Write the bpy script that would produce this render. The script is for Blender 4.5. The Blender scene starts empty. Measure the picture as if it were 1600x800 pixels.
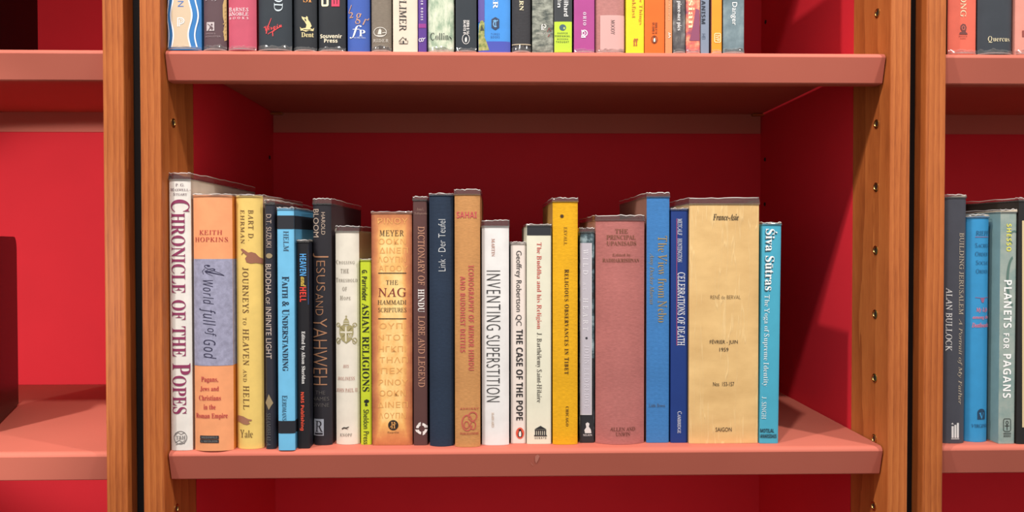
import bpy, bmesh, math, random
from mathutils import Vector, Matrix
from mathutils.geometry import tessellate_polygon
random.seed(7)
SC = bpy.context.scene
C = SC.collection

# ------------------------------------------------------------------ camera
EYE = 1.35
F_PX = 1155.0
CAM = Vector((-0.03159, -0.70344, EYE))
PITCH, YAW, ROLL = -0.01661, 0.02246, -0.00076
SX, SY = 1.92, -3.87
_fw = Vector((math.sin(YAW) * math.cos(PITCH), math.cos(YAW) * math.cos(PITCH), math.sin(PITCH)))
_rt = Vector((math.cos(YAW), -math.sin(YAW), 0))
_up = _rt.cross(_fw)
_rt, _up = (math.cos(ROLL) * _rt + math.sin(ROLL) * _up), (-math.sin(ROLL) * _rt + math.cos(ROLL) * _up)
cam_d = bpy.data.cameras.new('camera')
cam_d.sensor_width = 36.0
cam_d.lens = 36.0 * F_PX / 1600.0
cam_d.shift_x = -SX / 1600.0
cam_d.shift_y = SY / 1600.0
cam_d.clip_start = 0.02
cam_o = bpy.data.objects.new('camera', cam_d)
M3 = Matrix((_rt, _up, -_fw)).transposed()
cam_o.matrix_world = Matrix.Translation(CAM) @ M3.to_4x4()
C.objects.link(cam_o)
SC.camera = cam_o

# ------------------------------------------------------------------ light
w = bpy.data.worlds.new('room_light')
SC.world = w
w.use_nodes = True
w.node_tree.nodes['Background'].inputs['Color'].default_value = (1.0, 0.93, 0.88, 1)
w.node_tree.nodes['Background'].inputs['Strength'].default_value = 0.70
SC.view_settings.view_transform = 'Standard'
SC.view_settings.look = 'None'
SC.view_settings.gamma = 1.0
SC.view_settings.use_curve_mapping = False
SC.view_settings.exposure = 0.08


def spot(name, loc, aim, power, cone, blend, radius, col):
    d = bpy.data.lights.new(name, 'SPOT')
    d.energy = power
    d.spot_size = math.radians(cone)
    d.spot_blend = blend
    d.shadow_soft_size = radius
    d.color = col
    o = bpy.data.objects.new(name, d)
    o.location = loc
    o.rotation_euler = (Vector(aim) - Vector(loc)).to_track_quat('-Z', 'Y').to_euler()
    C.objects.link(o)


WARM = (1.0, 0.945, 0.885)
spot('track_spotlight', (-0.84, -0.66, EYE + 1.32), (-0.05, -0.02, EYE - 0.20), 76, 62, 0.8, 0.03, WARM)
spot('track_spotlight', (0.88, -0.66, EYE + 1.32), (0.36, -0.02, EYE - 0.20), 76, 62, 0.8, 0.03, WARM)
spot('track_spotlight', (-0.20, -0.72, EYE + 1.30), (-0.05, -0.02, EYE - 0.20), 52, 60, 0.8, 0.03, WARM)  # centre lamp added as front fill for the spines
spot('low_fill_spotlight', (-1.35, -1.9, EYE + 0.10), (-0.58, 0.3, EYE - 0.10), 135, 16, 0.3, 0.05, WARM)  # unseen low lamp, added to brighten the left bay's red interior


# ------------------------------------------------------------------ measuring helpers
def ray(px, py):
    return (_fw * F_PX + _rt * (px - 800 - SX) - _up * (py - 400 - SY)).normalized()


def on_y(px, py, y):
    r = ray(px, py)
    return CAM + r * ((y - CAM.y) / r.y)


def on_z(px, py, z):
    r = ray(px, py)
    return CAM + r * ((z - CAM.z) / r.z)


def on_x(px, py, x):
    r = ray(px, py)
    return CAM + r * ((x - CAM.x) / r.x)


# ------------------------------------------------------------------ materials
def lin(c):
    return tuple((v / 255 / 12.92) if v <= 10 else ((v / 255 + 0.055) / 1.055) ** 2.4 for v in c) + (1,)


_mats = {}


class NT:
    def __init__(self, name):
        self.m = bpy.data.materials.new(name)
        self.m.use_nodes = True
        self.t = self.m.node_tree
        self.b = self.t.nodes['Principled BSDF']

    def n(self, kind, **kw):
        nd = self.t.nodes.new(kind)
        for k, v in kw.items():
            if k.startswith('_'):
                nd.inputs[k[1:]].default_value = v
            else:
                setattr(nd, k, v)
        return nd

    def l(self, a, b):
        self.t.links.new(a, b)

    def coord(self, scale, out='Object'):
        tc = self.n('ShaderNodeTexCoord')
        mp = self.n('ShaderNodeMapping')
        mp.inputs['Scale'].default_value = scale
        self.l(tc.outputs[out], mp.inputs['Vector'])
        return mp.outputs['Vector']

    def ramp(self, fac, stops):
        r = self.n('ShaderNodeValToRGB')
        e = r.color_ramp.elements
        while len(e) < len(stops):
            e.new(0.5)
        for i, (p, c) in enumerate(stops):
            e[i].position = p
            e[i].color = c
        self.l(fac, r.inputs['Fac'])
        return r.outputs['Color']

    def noise(self, vec, scale, detail=3, rough=0.55):
        n = self.n('ShaderNodeTexNoise', _Scale=scale, _Detail=detail, _Roughness=rough)
        self.l(vec, n.inputs['Vector'])
        return n.outputs['Fac']

    def bump(self, h, strength, dist=0.001):
        b = self.n('ShaderNodeBump', _Strength=strength, _Distance=dist)
        self.l(h, b.inputs['Height'])
        self.l(b.outputs['Normal'], self.b.inputs['Normal'])


def shade(c, k):
    return tuple(min(1, v * k) for v in c[:3]) + (1,)


def mat(kind, c):
    """kind: ink gold jacket cloth paper wrap board plain"""
    key = (kind, c)
    if key in _mats:
        return _mats[key]
    L = lin(c)
    k = NT(kind + '_finish')
    b = k.b
    b.inputs['Base Color'].default_value = L
    if kind == 'ink':
        b.inputs['Roughness'].default_value = 0.5
    elif kind == 'foil':
        b.inputs['Metallic'].default_value = 0.45
        b.inputs['Roughness'].default_value = 0.42
    elif kind == 'jacket':
        v = k.coord((1, 1, 1))
        f = k.noise(v, 60, 3)
        col = k.ramp(f, [(0.3, shade(L, 0.93)), (0.7, shade(L, 1.05))])
        k.l(col, b.inputs['Base Color'])
        b.inputs['Roughness'].default_value = 0.5
        b.inputs['Specular IOR Level'].default_value = 0.28
        b.inputs['Coat Weight'].default_value = 0.10
        b.inputs['Coat Roughness'].default_value = 0.2
        v2 = k.coord((30, 30, 6))
        k.bump(k.noise(v2, 1.0, 2), 0.12, 0.002)
    elif kind == 'cloth':
        v = k.coord((1, 1, 1))
        wx = k.n('ShaderNodeTexWave', wave_type='BANDS', bands_direction='X', _Scale=420.0, _Distortion=1.2)
        wz = k.n('ShaderNodeTexWave', wave_type='BANDS', bands_direction='Z', _Scale=420.0, _Distortion=1.2)
        k.l(v, wx.inputs['Vector'])
        k.l(v, wz.inputs['Vector'])
        mx = k.n('ShaderNodeMath', operation='ADD')
        k.l(wx.outputs['Fac'], mx.inputs[0])
        k.l(wz.outputs['Fac'], mx.inputs[1])
        streak = k.noise(k.coord((260, 260, 1400)), 1.0, 2)
        ad = k.n('ShaderNodeMath', operation='ADD')
        k.l(streak, ad.inputs[0])
        k.l(k.noise(v, 22, 4), ad.inputs[1])
        col = k.ramp(ad.outputs[0], [(0.55, shade(L, 0.82)), (1.3, shade(L, 1.16))])
        r = col.node.color_ramp.elements
        r[0].position = 0.35
        r[1].position = 0.68
        half = k.n('ShaderNodeMath', operation='MULTIPLY')
        half.inputs[1].default_value = 0.5
        k.l(ad.outputs[0], half.inputs[0])
        k.l(half.outputs[0], col.node.inputs['Fac'])
        k.l(col, b.inputs['Base Color'])
        b.inputs['Roughness'].default_value = 0.75
        b.inputs['Specular IOR Level'].default_value = 0.25
        k.bump(mx.outputs[0], 0.25, 0.0004)
    elif kind == 'paper':
        v = k.coord((1, 1, 1))
        col = k.ramp(k.noise(v, 35, 5), [(0.3, shade(L, 0.92)), (0.7, shade(L, 1.04))])
        k.l(col, b.inputs['Base Color'])
        b.inputs['Roughness'].default_value = 0.62
        b.inputs['Specular IOR Level'].default_value = 0.3
        b.inputs['Coat Weight'].default_value = 0.08
        b.inputs['Coat Roughness'].default_value = 0.3
    elif kind == 'mottle':
        v = k.coord((1, 1, 1))
        col = k.ramp(k.noise(v, 170, 6, 0.7), [(0.35, shade(L, 0.8)), (0.65, shade(L, 1.15))])
        k.l(col, b.inputs['Base Color'])
        b.inputs['Roughness'].default_value = 0.45
        b.inputs['Coat Weight'].default_value = 0.3
    elif kind == 'pages':
        v = k.coord((1, 1, 1))
        wx = k.n('ShaderNodeTexWave', wave_type='BANDS', bands_direction='X', _Scale=900.0, _Distortion=2.0)
        k.l(v, wx.inputs['Vector'])
        col = k.ramp(wx.outputs['Fac'], [(0.0, shade(L, 0.72)), (1.0, L)])
        k.l(col, b.inputs['Base Color'])
        b.inputs['Roughness'].default_value = 0.8
    _mats[key] = k.m
    return k.m


def mat_creased():
    k = NT('creased_paper_finish')
    v = k.coord((1, 1, 1))

    def crease(stretch, scale, wd):
        n = k.noise(k.coord(stretch), scale, 3, 0.6)
        d = k.n('ShaderNodeMath', operation='SUBTRACT')
        d.inputs[1].default_value = 0.5
        k.l(n, d.inputs[0])
        a = k.n('ShaderNodeMath', operation='ABSOLUTE')
        k.l(d.outputs[0], a.inputs[0])
        return k.ramp(a.outputs[0], [(0.0, (1, 1, 1, 1)), (wd, (0, 0, 0, 1))])
    c1 = crease((1.0, 1.0, 0.07), 60, 0.012)
    cm = k.n('ShaderNodeMath', operation='MAXIMUM')
    k.l(c1, cm.inputs[0])
    cm.inputs[1].default_value = 0.0
    big = k.noise(k.coord((0.6, 1, 1)), 30, 5, 0.6)
    base = k.ramp(big, [(0.32, lin((204, 166, 108))), (0.68, lin((224, 188, 128)))])
    mix = k.n('ShaderNodeMix', data_type='RGBA')
    k.l(base, mix.inputs[6])
    mix.inputs[7].default_value = lin((240, 214, 160))
    sc_ = k.n('ShaderNodeMath', operation='MULTIPLY')
    sc_.inputs[1].default_value = 0.3
    k.l(c1, sc_.inputs[0])
    k.l(sc_.outputs[0], mix.inputs[0])
    k.l(mix.outputs[2], k.b.inputs['Base Color'])
    k.b.inputs['Roughness'].default_value = 0.6
    s3 = k.n('ShaderNodeMath', operation='MULTIPLY_ADD')
    s3.inputs[1].default_value = 4.0
    k.l(k.noise(k.coord((0.7, 1, 1)), 34, 2, 0.5), s3.inputs[0])
    k.l(cm.outputs[0], s3.inputs[2])
    k.bump(s3.outputs[0], 0.3, 0.0008)
    return k.m


def mat_parchment(hw, z0, z1):
    """printed scorched-parchment jacket: brown towards the spine's edges"""
    k = NT('parchment_print_finish')
    tc = k.n('ShaderNodeTexCoord')
    sp = k.n('ShaderNodeSeparateXYZ')
    k.l(tc.outputs['Object'], sp.inputs[0])
    ax = k.n('ShaderNodeMath', operation='ABSOLUTE')
    k.l(sp.outputs['X'], ax.inputs[0])
    dx = k.n('ShaderNodeMapRange')
    dx.inputs['From Min'].default_value = hw * 0.5
    dx.inputs['From Max'].default_value = hw
    k.l(ax.outputs[0], dx.inputs['Value'])
    zc = k.n('ShaderNodeMath', operation='SUBTRACT')
    zc.inputs[1].default_value = (z0 + z1) / 2
    k.l(sp.outputs['Z'], zc.inputs[0])
    az = k.n('ShaderNodeMath', operation='ABSOLUTE')
    k.l(zc.outputs[0], az.inputs[0])
    dz = k.n('ShaderNodeMapRange')
    dz.inputs['From Min'].default_value = (z1 - z0) * 0.40
    dz.inputs['From Max'].default_value = (z1 - z0) * 0.53
    k.l(az.outputs[0], dz.inputs['Value'])
    mx = k.n('ShaderNodeMath', operation='MAXIMUM')
    k.l(dx.outputs[0], mx.inputs[0])
    k.l(dz.outputs[0], mx.inputs[1])
    v = k.coord((1, 1, 1))
    nz = k.noise(v, 48, 6, 0.65)
    ad = k.n('ShaderNodeMath', operation='MULTIPLY_ADD')
    ad.inputs[1].default_value = 0.62
    k.l(nz, ad.inputs[0])
    sc = k.n('ShaderNodeMath', operation='MULTIPLY')
    sc.inputs[1].default_value = 0.62
    k.l(mx.outputs[0], sc.inputs[0])
    k.l(sc.outputs[0], ad.inputs[2])
    col = k.ramp(ad.outputs[0], [(0.24, lin((246, 212, 142))), (0.38, lin((234, 178, 102))), (0.6, lin((204, 130, 78))), (0.95, lin((146, 76, 48)))])
    k.l(col, k.b.inputs['Base Color'])
    k.b.inputs['Roughness'].default_value = 0.45
    k.b.inputs['Coat Weight'].default_value = 0.3
    return k.m


def mat_photo_print(c1, c2, c3, scale, rough=0.4, stretch=(1, 1, 1)):
    """an illustrated jacket: irregular patches of three printed colours"""
    k = NT('illustrated_print_finish')
    v = k.coord(stretch)
    col = k.ramp(k.noise(v, scale, 6, 0.65), [(0.38, lin(c1)), (0.5, lin(c2)), (0.62, lin(c3))])
    k.l(col, k.b.inputs['Base Color'])
    k.b.inputs['Roughness'].default_value = rough
    k.b.inputs['Coat Weight'].default_value = 0.3
    return k.m


def mat_film(haze, name):
    k = NT(name)
    t = k.t
    t.nodes.remove(k.b)
    out = t.nodes['Material Output']
    tr = k.n('ShaderNodeBsdfTransparent')
    tr.inputs['Color'].default_value = (0.93, 0.93, 0.93, 1)
    df = k.n('ShaderNodeBsdfDiffuse')
    df.inputs['Color'].default_value = (0.85, 0.82, 0.80, 1)
    gl = k.n('ShaderNodeBsdfGlossy')
    gl.inputs['Roughness'].default_value = 0.12
    m1 = k.n('ShaderNodeMixShader')
    m1.inputs[0].default_value = haze
    k.l(tr.outputs[0], m1.inputs[1])
    k.l(df.outputs[0], m1.inputs[2])
    lw = k.n('ShaderNodeFresnel')
    lw.inputs['IOR'].default_value = 1.5
    m2 = k.n('ShaderNodeMixShader')
    k.l(lw.outputs[0], m2.inputs[0])
    k.l(m1.outputs[0], m2.inputs[1])
    k.l(gl.outputs[0], m2.inputs[2])
    k.l(m2.outputs[0], out.inputs['Surface'])
    return k.m


FILM = mat_film(0.05, 'clear_film')
FILM_EDGE = mat_film(0.75, 'folded_film_edge')


def mat_wood():
    k = NT('cherry_wood')
    info = k.n('ShaderNodeObjectInfo')
    tc = k.n('ShaderNodeTexCoord')
    off = k.n('ShaderNodeVectorMath', operation='MULTIPLY_ADD')
    off.inputs[1].default_value = (3.1, 0.7, 5.3)
    rv = k.n('ShaderNodeCombineXYZ')
    for i in range(3):
        k.l(info.outputs['Random'], rv.inputs[i])
    k.l(rv.outputs[0], off.inputs[0])
    k.l(tc.outputs['Object'], off.inputs[2])

    def sc(v):
        mp = k.n('ShaderNodeMapping')
        mp.inputs['Scale'].default_value = v
        k.l(off.outputs[0], mp.inputs['Vector'])
        return mp.outputs['Vector']
    wv = k.n('ShaderNodeTexWave', wave_type='RINGS', rings_direction='Z', wave_profile='SAW', _Scale=55.0, _Distortion=3.5, _Detail=3.0)
    wv.inputs['Detail Scale'].default_value = 1.2
    k.l(sc((1, 1, 0.07)), wv.inputs['Vector'])
    pores = k.noise(sc((1, 1, 0.035)), 1300, 3, 0.7)
    cloud = k.noise(sc((1, 1, 0.25)), 26, 4, 0.6)
    a = k.n('ShaderNodeMath', operation='MULTIPLY_ADD')
    a.inputs[1].default_value = 0.20
    k.l(wv.outputs['Fac'], a.inputs[0])
    h = k.n('ShaderNodeMath', operation='MULTIPLY')
    h.inputs[1].default_value = 0.45
    k.l(pores, h.inputs[0])
    k.l(h.outputs[0], a.inputs[2])
    a2 = k.n('ShaderNodeMath', operation='MULTIPLY_ADD')
    a2.inputs[1].default_value = 0.5
    k.l(cloud, a2.inputs[0])
    k.l(a.outputs[0], a2.inputs[2])
    col = k.ramp(a2.outputs[0], [(0.34, lin((134, 66, 30))), (0.56, lin((172, 94, 45))), (0.78, lin((194, 114, 58)))])
    k.l(col, k.b.inputs['Base Color'])
    k.b.inputs['Roughness'].default_value = 0.45
    k.b.inputs['Specular IOR Level'].default_value = 0.3
    k.bump(a2.outputs[0], 0.06, 0.001)
    return k.m


def mat_paint(c, rough, name, scale=900, bump=0.05, spec=0.3):
    k = NT(name)
    L = lin(c)
    v = k.coord((1, 1, 1))
    col = k.ramp(k.noise(v, 6, 3), [(0.3, shade(L, 0.95)), (0.7, shade(L, 1.04))])
    k.l(col, k.b.inputs['Base Color'])
    k.b.inputs['Roughness'].default_value = rough
    k.b.inputs['Specular IOR Level'].default_value = spec
    k.bump(k.noise(v, scale, 2), bump, 0.0005)
    return k.m


WOOD = mat_wood()
RED = mat_paint((216, 44, 56), 0.65, 'red_panel_paint', spec=0.12)
SALMON = mat_paint((188, 104, 88), 0.55, 'salmon_shelf_paint', spec=0.12)
BLACK = mat_paint((14, 14, 17), 0.5, 'black_filler_paint')
STEEL = mat_paint((12, 9, 10), 0.35, 'black_bookend_enamel')
CARPET = mat_paint((58, 48, 46), 0.9, 'grey_carpet', 300, 0.5)
WALLP = mat_paint((190, 180, 172), 0.8, 'plaster_paint')
_k = NT('brass')
_k.b.inputs['Base Color'].default_value = lin((196, 158, 92))
_k.b.inputs['Metallic'].default_value = 1.0
_k.b.inputs['Roughness'].default_value = 0.3
BRASS = _k.m
_k = NT('hole_shade')
_k.b.inputs['Base Color'].default_value = lin((34, 20, 12))  # dark colour stands in for the shade inside an uncut hole
_k.b.inputs['Roughness'].default_value = 0.7
HOLE_SHADE = _k.m


# ------------------------------------------------------------------ object helpers
def obj(name, bm, mats, parent=None, smooth=False):
    me = bpy.data.meshes.new(name)
    bm.normal_update()
    bm.to_mesh(me)
    bm.free()
    if any(p.use_smooth for p in me.polygons) or smooth:
        sharp = True
    else:
        sharp = False
    for m in (mats if isinstance(mats, (list, tuple)) else [mats]):
        me.materials.append(m)
    if smooth:
        for p in me.polygons:
            p.use_smooth = True
    if sharp:
        me.set_sharp_from_angle(angle=math.radians(38))
    o = bpy.data.objects.new(name, me)
    C.objects.link(o)
    if parent:
        o.parent = parent
    return o


def thing(name, label, cat, loc, group=None, rot=(0, 0, 0)):
    o = bpy.data.objects.new(name, None)
    o.empty_display_size = 0.03
    C.objects.link(o)
    o.location = loc
    o.rotation_euler = rot
    o['label'] = label
    o['category'] = cat
    if group:
        o['group'] = group
    return o


def box_bm(x0, x1, y0, y1, z0, z1, bev=0.0, seg=2):
    bm = bmesh.new()
    vs = [bm.verts.new((x, y, z)) for z in (z0, z1) for y in (y0, y1) for x in (x0, x1)]
    for f in ((0, 2, 3, 1), (4, 5, 7, 6), (0, 1, 5, 4), (2, 6, 7, 3), (0, 4, 6, 2), (1, 3, 7, 5)):
        bm.faces.new([vs[i] for i in f])
    if bev:
        bmesh.ops.bevel(bm, geom=bm.edges[:], offset=bev, segments=seg, affect='EDGES', profile=0.5)
    return bm


def prism_bm(poly, axis, a0, a1):
    """extrude a 2-D outline (list of (u, v)) along an axis"""
    bm = bmesh.new()

    def P(u, v, a):
        return {'x': (a, u, v), 'y': (u, a, v), 'z': (u, v, a)}[axis]
    A = [bm.verts.new(P(u, v, a0)) for u, v in poly]
    B = [bm.verts.new(P(u, v, a1)) for u, v in poly]
    n = len(poly)
    for i in range(n):
        bm.faces.new((A[i], A[(i + 1) % n], B[(i + 1) % n], B[i]))
    tri = tessellate_polygon([[Vector((u, v, 0)) for u, v in poly]])
    for t in tri:
        for S in (A, B):
            try:
                bm.faces.new([S[i] for i in t])
            except ValueError:
                pass
    bmesh.ops.recalc_face_normals(bm, faces=bm.faces[:])
    return bm


# ------------------------------------------------------------------ the room
fl = obj('floor', box_bm(-4, 4, -5, 0.5, -0.05, 0.0), CARPET)
fl['kind'] = 'structure'
wb = obj('wall_back', box_bm(-2.2, 2.2, 0.40, 0.48, 0, 2.9), WALLP)
wb['kind'] = 'structure'

# ------------------------------------------------------------------ bookcases
W = 0.693
H2 = W / 2
DEP = 0.349
Z_UP = EYE + 0.18192
Z_LO = EYE - 0.20087
SHELF_Y = 0.0100
LIP = 0.0287
POST_W, POST_D, GAP = 0.0195, 0.075, 0.0150
TOP = 2.12


def shelf_bm(x0, x1):
    """folded steel shelf: flat top, rounded nose, sloping front lip with a hem, back flange"""
    t = 0.0013
    r = 0.0052
    nose = SHELF_Y - 0.0032
    outer = [(DEP - 0.002, -LIP), (DEP - 0.002, -0.002), (DEP - 0.004, 0.0), (nose + r, 0.0)]
    for i in range(1, 9):
        a = math.pi / 2 + i * (math.pi / 2 - 0.16) / 8
        outer.append((nose + r + r * math.cos(a), -r + r * math.sin(a)))
    fx, fz = nose + 0.0058, -LIP + 0.001
    outer += [(fx, fz), (fx + 0.0012, -LIP), (fx + 0.012, -LIP)]
    inner = [(fx + 0.012, -LIP + t), (fx + 0.002, -LIP + t), (nose + t + 0.0005, -r - 0.001), (nose + r, -t),
             (DEP - 0.0035, -t), (DEP - 0.0035, -LIP)]
    return prism_bm(outer + inner, 'x', x0, x1)


def bushing_bm(r=0.0046, sgn=1):
    """flanged brass socket seen from the bay, axis along x"""
    bm = bmesh.new()
    prof = [(r, 0.0), (r, 0.0006), (r * 0.86, 0.0010), (r * 0.66, 0.0010), (r * 0.58, 0.0006), (r * 0.56, 0.0002)]
    n = 20
    rings = []
    for rr, h in prof:
        rings.append([bm.verts.new((sgn * h, rr * math.cos(2 * math.pi * i / n), rr * math.sin(2 * math.pi * i / n))) for i in range(n)])
    for a, b in zip(rings, rings[1:]):
        for i in range(n):
            bm.faces.new((a[i], a[(i + 1) % n], b[(i + 1) % n], b[i]))
    f = bm.faces.new(rings[-1])
    f.material_index = 1
    return bm


def bookcase(xc, label, front_left_y, front_right_y, dark_left, dark_right):
    root = thing('bookcase', label, 'bookcase', (xc, 0, 0), 'bookcases side by side')
    for s in (-1, 1):
        a, b = sorted((s * H2, s * (H2 + POST_W)))
        obj('post', box_bm(a, b, 0.0, POST_D, 0, TOP, 0.0012), WOOD, root)
        obj('side_panel', box_bm(a, b, POST_D, DEP + 0.012, 0.0, TOP - 0.02), RED, root)
    obj('back_panel', box_bm(-H2, H2, DEP, DEP + 0.012, 0.0, TOP - 0.02), RED, root)
    obj('top_board', box_bm(-H2 - POST_W, H2 + POST_W, 0.0, DEP + 0.012, TOP + 0.0005, TOP + 0.022, 0.002), WOOD, root)
    obj('plinth', box_bm(-H2 + 0.0005, H2 - 0.0005, 0.02, 0.04, 0.0, 0.09, 0.001), WOOD, root)
    for z in (Z_LO - 0.40, Z_LO, Z_UP, Z_UP + 0.385):
        sh = obj('shelf', shelf_bm(-H2 + 0.0015, H2 - 0.0015), SALMON, root)
        sh.location = (0, 0, z)
        for s in (-1, 1):
            bm = box_bm(s * H2 - 0.008, s * H2 + 0.008, -0.0035, 0.0035, -0.0016, 0.0016, 0.0005)
            p = obj('support_clip', bm, BRASS, sh)
            p.location = (-s * 0.0082, DEP - 0.0105, -0.0036)
    for s, ys, dk in ((-1, front_left_y, dark_left), (1, front_right_y, dark_right)):
        for z in ys:
            o = obj('brass_socket', bushing_bm(sgn=-s), [BRASS, HOLE_SHADE], root, True)
            o.location = (s * H2, 0.0255, z)
        for z in dk:
            o = obj('dark_hole_disc', bushing_bm(0.0028, sgn=-s), [HOLE_SHADE, HOLE_SHADE], root, True)  # dark disc on the panel, its colour painted as the hole's shade
            o.location = (s * H2, DEP - 0.018, z)
    return root


zr = [on_x(px, py, H2).z for px, py in ((1372, 193), (1371, 292), (1370, 391), (1369, 491), (1368, 591), (1367, 686), (1366, 791), (1372, 20))]
zl = [on_x(px, py, -H2).z for px, py in ((270, 192), (275, 795), (271, 292), (272, 391))]
dr = [on_x(px, py, H2).z for px, py in ((1197, 34), (1196, 249), (1195, 319), (1194, 389))]
dl = [on_x(px, py, -H2).z for px, py in ((421, 246),)]
PITCHX = W + 2 * POST_W + GAP
case_mid = bookcase(0.0, 'cherry wood bookcase with red interior in the middle, filled with books on two salmon shelves', zl, zr, dl, dr)
case_l = bookcase(-PITCHX, 'cherry wood bookcase with brightly lit red interior and nearly empty shelves holding black bookends', [], [], [], [])
case_r = bookcase(PITCHX, 'cherry wood bookcase beside the middle one, holding grey and blue books by its post', [], [], [], [])
for i, s in enumerate((-1, 1)):
    xg = s * (H2 + POST_W + GAP / 2)
    o = obj('trim_%d' % (i + 1), box_bm(xg - GAP / 2 + 0.0004, xg + GAP / 2 - 0.0004, 0.0175, 0.06, 0, TOP - 0.01, 0.001), BLACK)
    o['kind'] = 'structure'

# ------------------------------------------------------------------ lettering
_gc = {}


def mm(ch, up, lo):
    if 'A' <= ch <= 'Z':
        return chr(up + ord(ch) - 65)
    if 'a' <= ch <= 'z':
        return chr(lo + ord(ch) - 97)
    return ch


def digit(ch, base):
    return chr(base + ord(ch) - 48) if '0' <= ch <= '9' else ch


ACC = {'Ś': ('S', 'acute'), 'é': ('e', 'acute'), 'É': ('E', 'acute'), 'ū': ('u', 'macron')}


def style_char(ch, st):
    """-> (character, shear, offset)"""
    if st == 'sans':
        return ch, 0, 0
    if st == 'thin':
        return ch, 0, -0.014
    if st == 'sansb':
        return digit(mm(ch, 0x1D5D4, 0x1D5EE), 0x1D7EC), 0, 0
    if st == 'sansi':
        return mm(ch, 0x1D608, 0x1D622), 0, 0
    if st == 'serifb':
        return digit(mm(ch, 0x1D400, 0x1D41A), 0x1D7CE), 0, 0
    if st == 'serif':
        if 'A' <= ch <= 'Z':
            return mm(ch, 0x1D434, 0), -0.22, 0.004
        return digit(mm(ch, 0, 0x1D41A), 0x1D7CE), 0, -0.013
    if st == 'ital':
        return ('\u210e' if ch == 'h' else mm(ch, 0x1D434, 0x1D44E)), 0, 0.003
    if st == 'italb':
        return mm(ch, 0x1D468, 0x1D482), 0, 0
    if st == 'script':
        return mm(ch, 0x1D4D0, 0x1D4EA), 0, 0
    return ch, 0, 0


_cu = bpy.data.curves.new('glyph', 'FONT')
_cu.resolution_u = 3
_go = bpy.data.objects.new('glyph', _cu)


def _curve_mesh(body, sh, off):
    """outline of a string of type, filled; the type object is never linked to the scene"""
    _cu.body = body
    _cu.shear = sh
    _cu.offset = off
    me = _go.to_mesh()
    vs = [(v.co.x, v.co.y) for v in me.vertices]
    fs = [tuple(p.vertices) for p in me.polygons]
    _go.to_mesh_clear()
    return vs, fs


def _width(body, sh, off):
    vs, _ = _curve_mesh(body, sh, off)
    xs = [v[0] for v in vs]
    return max(xs) - min(xs)


def glyph(ch, st):
    key = (ch, st)
    if key not in _gc:
        base, acc = ACC.get(ch, (ch, None))
        c, sh, off = style_char(base, st)
        vs, fs = _curve_mesh(c, sh, off)
        bar, bs, bo = style_char('I', st)
        if '_II' not in _gc:
            _gc['_II'] = _width('II', 0, 0)
        adv = _width('I' + c + 'I', 0, 0) - _gc['_II'] if vs else 0.28
        if acc:
            xs = [v[0] for v in vs]
            ys = [v[1] for v in vs]
            cx, ty = (min(xs) + max(xs)) / 2, max(ys)
            q = [(-0.05, 0.05), (0.03, 0.05), (0.12, 0.2), (0.02, 0.2)] if acc == 'acute' else [(-0.13, 0.07), (0.13, 0.07), (0.13, 0.12), (-0.13, 0.12)]
            n0 = len(vs)
            vs = vs + [(cx + a, ty + b) for a, b in q]
            fs = fs + [(n0, n0 + 1, n0 + 2, n0 + 3)]
        _gc[key] = (vs, fs, adv)
    return _gc[key]


def layout(s, st, sc=None, track=0.0):
    """text -> flat shape; with sc, lower-case letters become small capitals of that scale"""
    V, F = [], []
    for li, line in enumerate(s.split('\n')):
        x = 0
        lv, lf = [], []
        for ch in line:
            k = 1.0
            if ch == ' ':
                x += (0.30 + track)
                continue
            if sc and ch.islower():
                ch, k = ch.upper(), sc
            vs, fs, adv = glyph(ch, st)
            n0 = len(lv)
            lv += [(x + a * k, b * k) for a, b in vs]
            lf += [tuple(i + n0 for i in f) for f in fs]
            x += adv * k + track
        if not lv:
            continue
        xs = [v[0] for v in lv]
        cx = (min(xs) + max(xs)) / 2
        n0 = len(V)
        V += [(a - cx, b - li * 1.12) for a, b in lv]
        F += [tuple(i + n0 for i in f) for f in lf]
    return V, F


# flat shapes drawn in photograph pixels: each is (points, faces)
def poly(pts):
    t = tessellate_polygon([[Vector((a, b, 0)) for a, b in pts]])
    return list(pts), [tuple(i) for i in t]


def rect(x0, y0, x1, y1):
    return [(x0, y0), (x1, y0), (x1, y1), (x0, y1)], [(0, 1, 2, 3)]


def ell(cx, cy, rx, ry, n=24):
    return poly([(cx + rx * math.cos(2 * math.pi * i / n), cy + ry * math.sin(2 * math.pi * i / n)) for i in range(n)])


def ring(cx, cy, rx, ry, t, n=28, a0=0.0, a1=360.0):
    V, Fc = [], []
    full = abs(a1 - a0) >= 359.9
    m = n if full else n + 1
    for i in range(m):
        a = math.radians(a0 + (a1 - a0) * i / n)
        V += [(cx + rx * math.cos(a), cy + ry * math.sin(a)), (cx + (rx - t) * math.cos(a), cy + (ry - t) * math.sin(a))]
    for i in range(n):
        j = (i + 1) % m
        Fc.append((2 * i, 2 * j, 2 * j + 1, 2 * i + 1))
    return V, Fc


def line(pts, wd):
    V, Fc = [], []
    n = len(pts)
    for i, (x, y) in enumerate(pts):
        a = pts[max(0, i - 1)]
        b = pts[min(n - 1, i + 1)]
        dx, dy = b[0] - a[0], b[1] - a[1]
        d = math.hypot(dx, dy) or 1
        k = wd[i] if isinstance(wd, (list, tuple)) else wd
        nx, ny = -dy / d * k / 2, dx / d * k / 2
        V += [(x + nx, y + ny), (x - nx, y - ny)]
    for i in range(n - 1):
        Fc.append((2 * i, 2 * i + 1, 2 * i + 3, 2 * i + 2))
    return V, Fc


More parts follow.
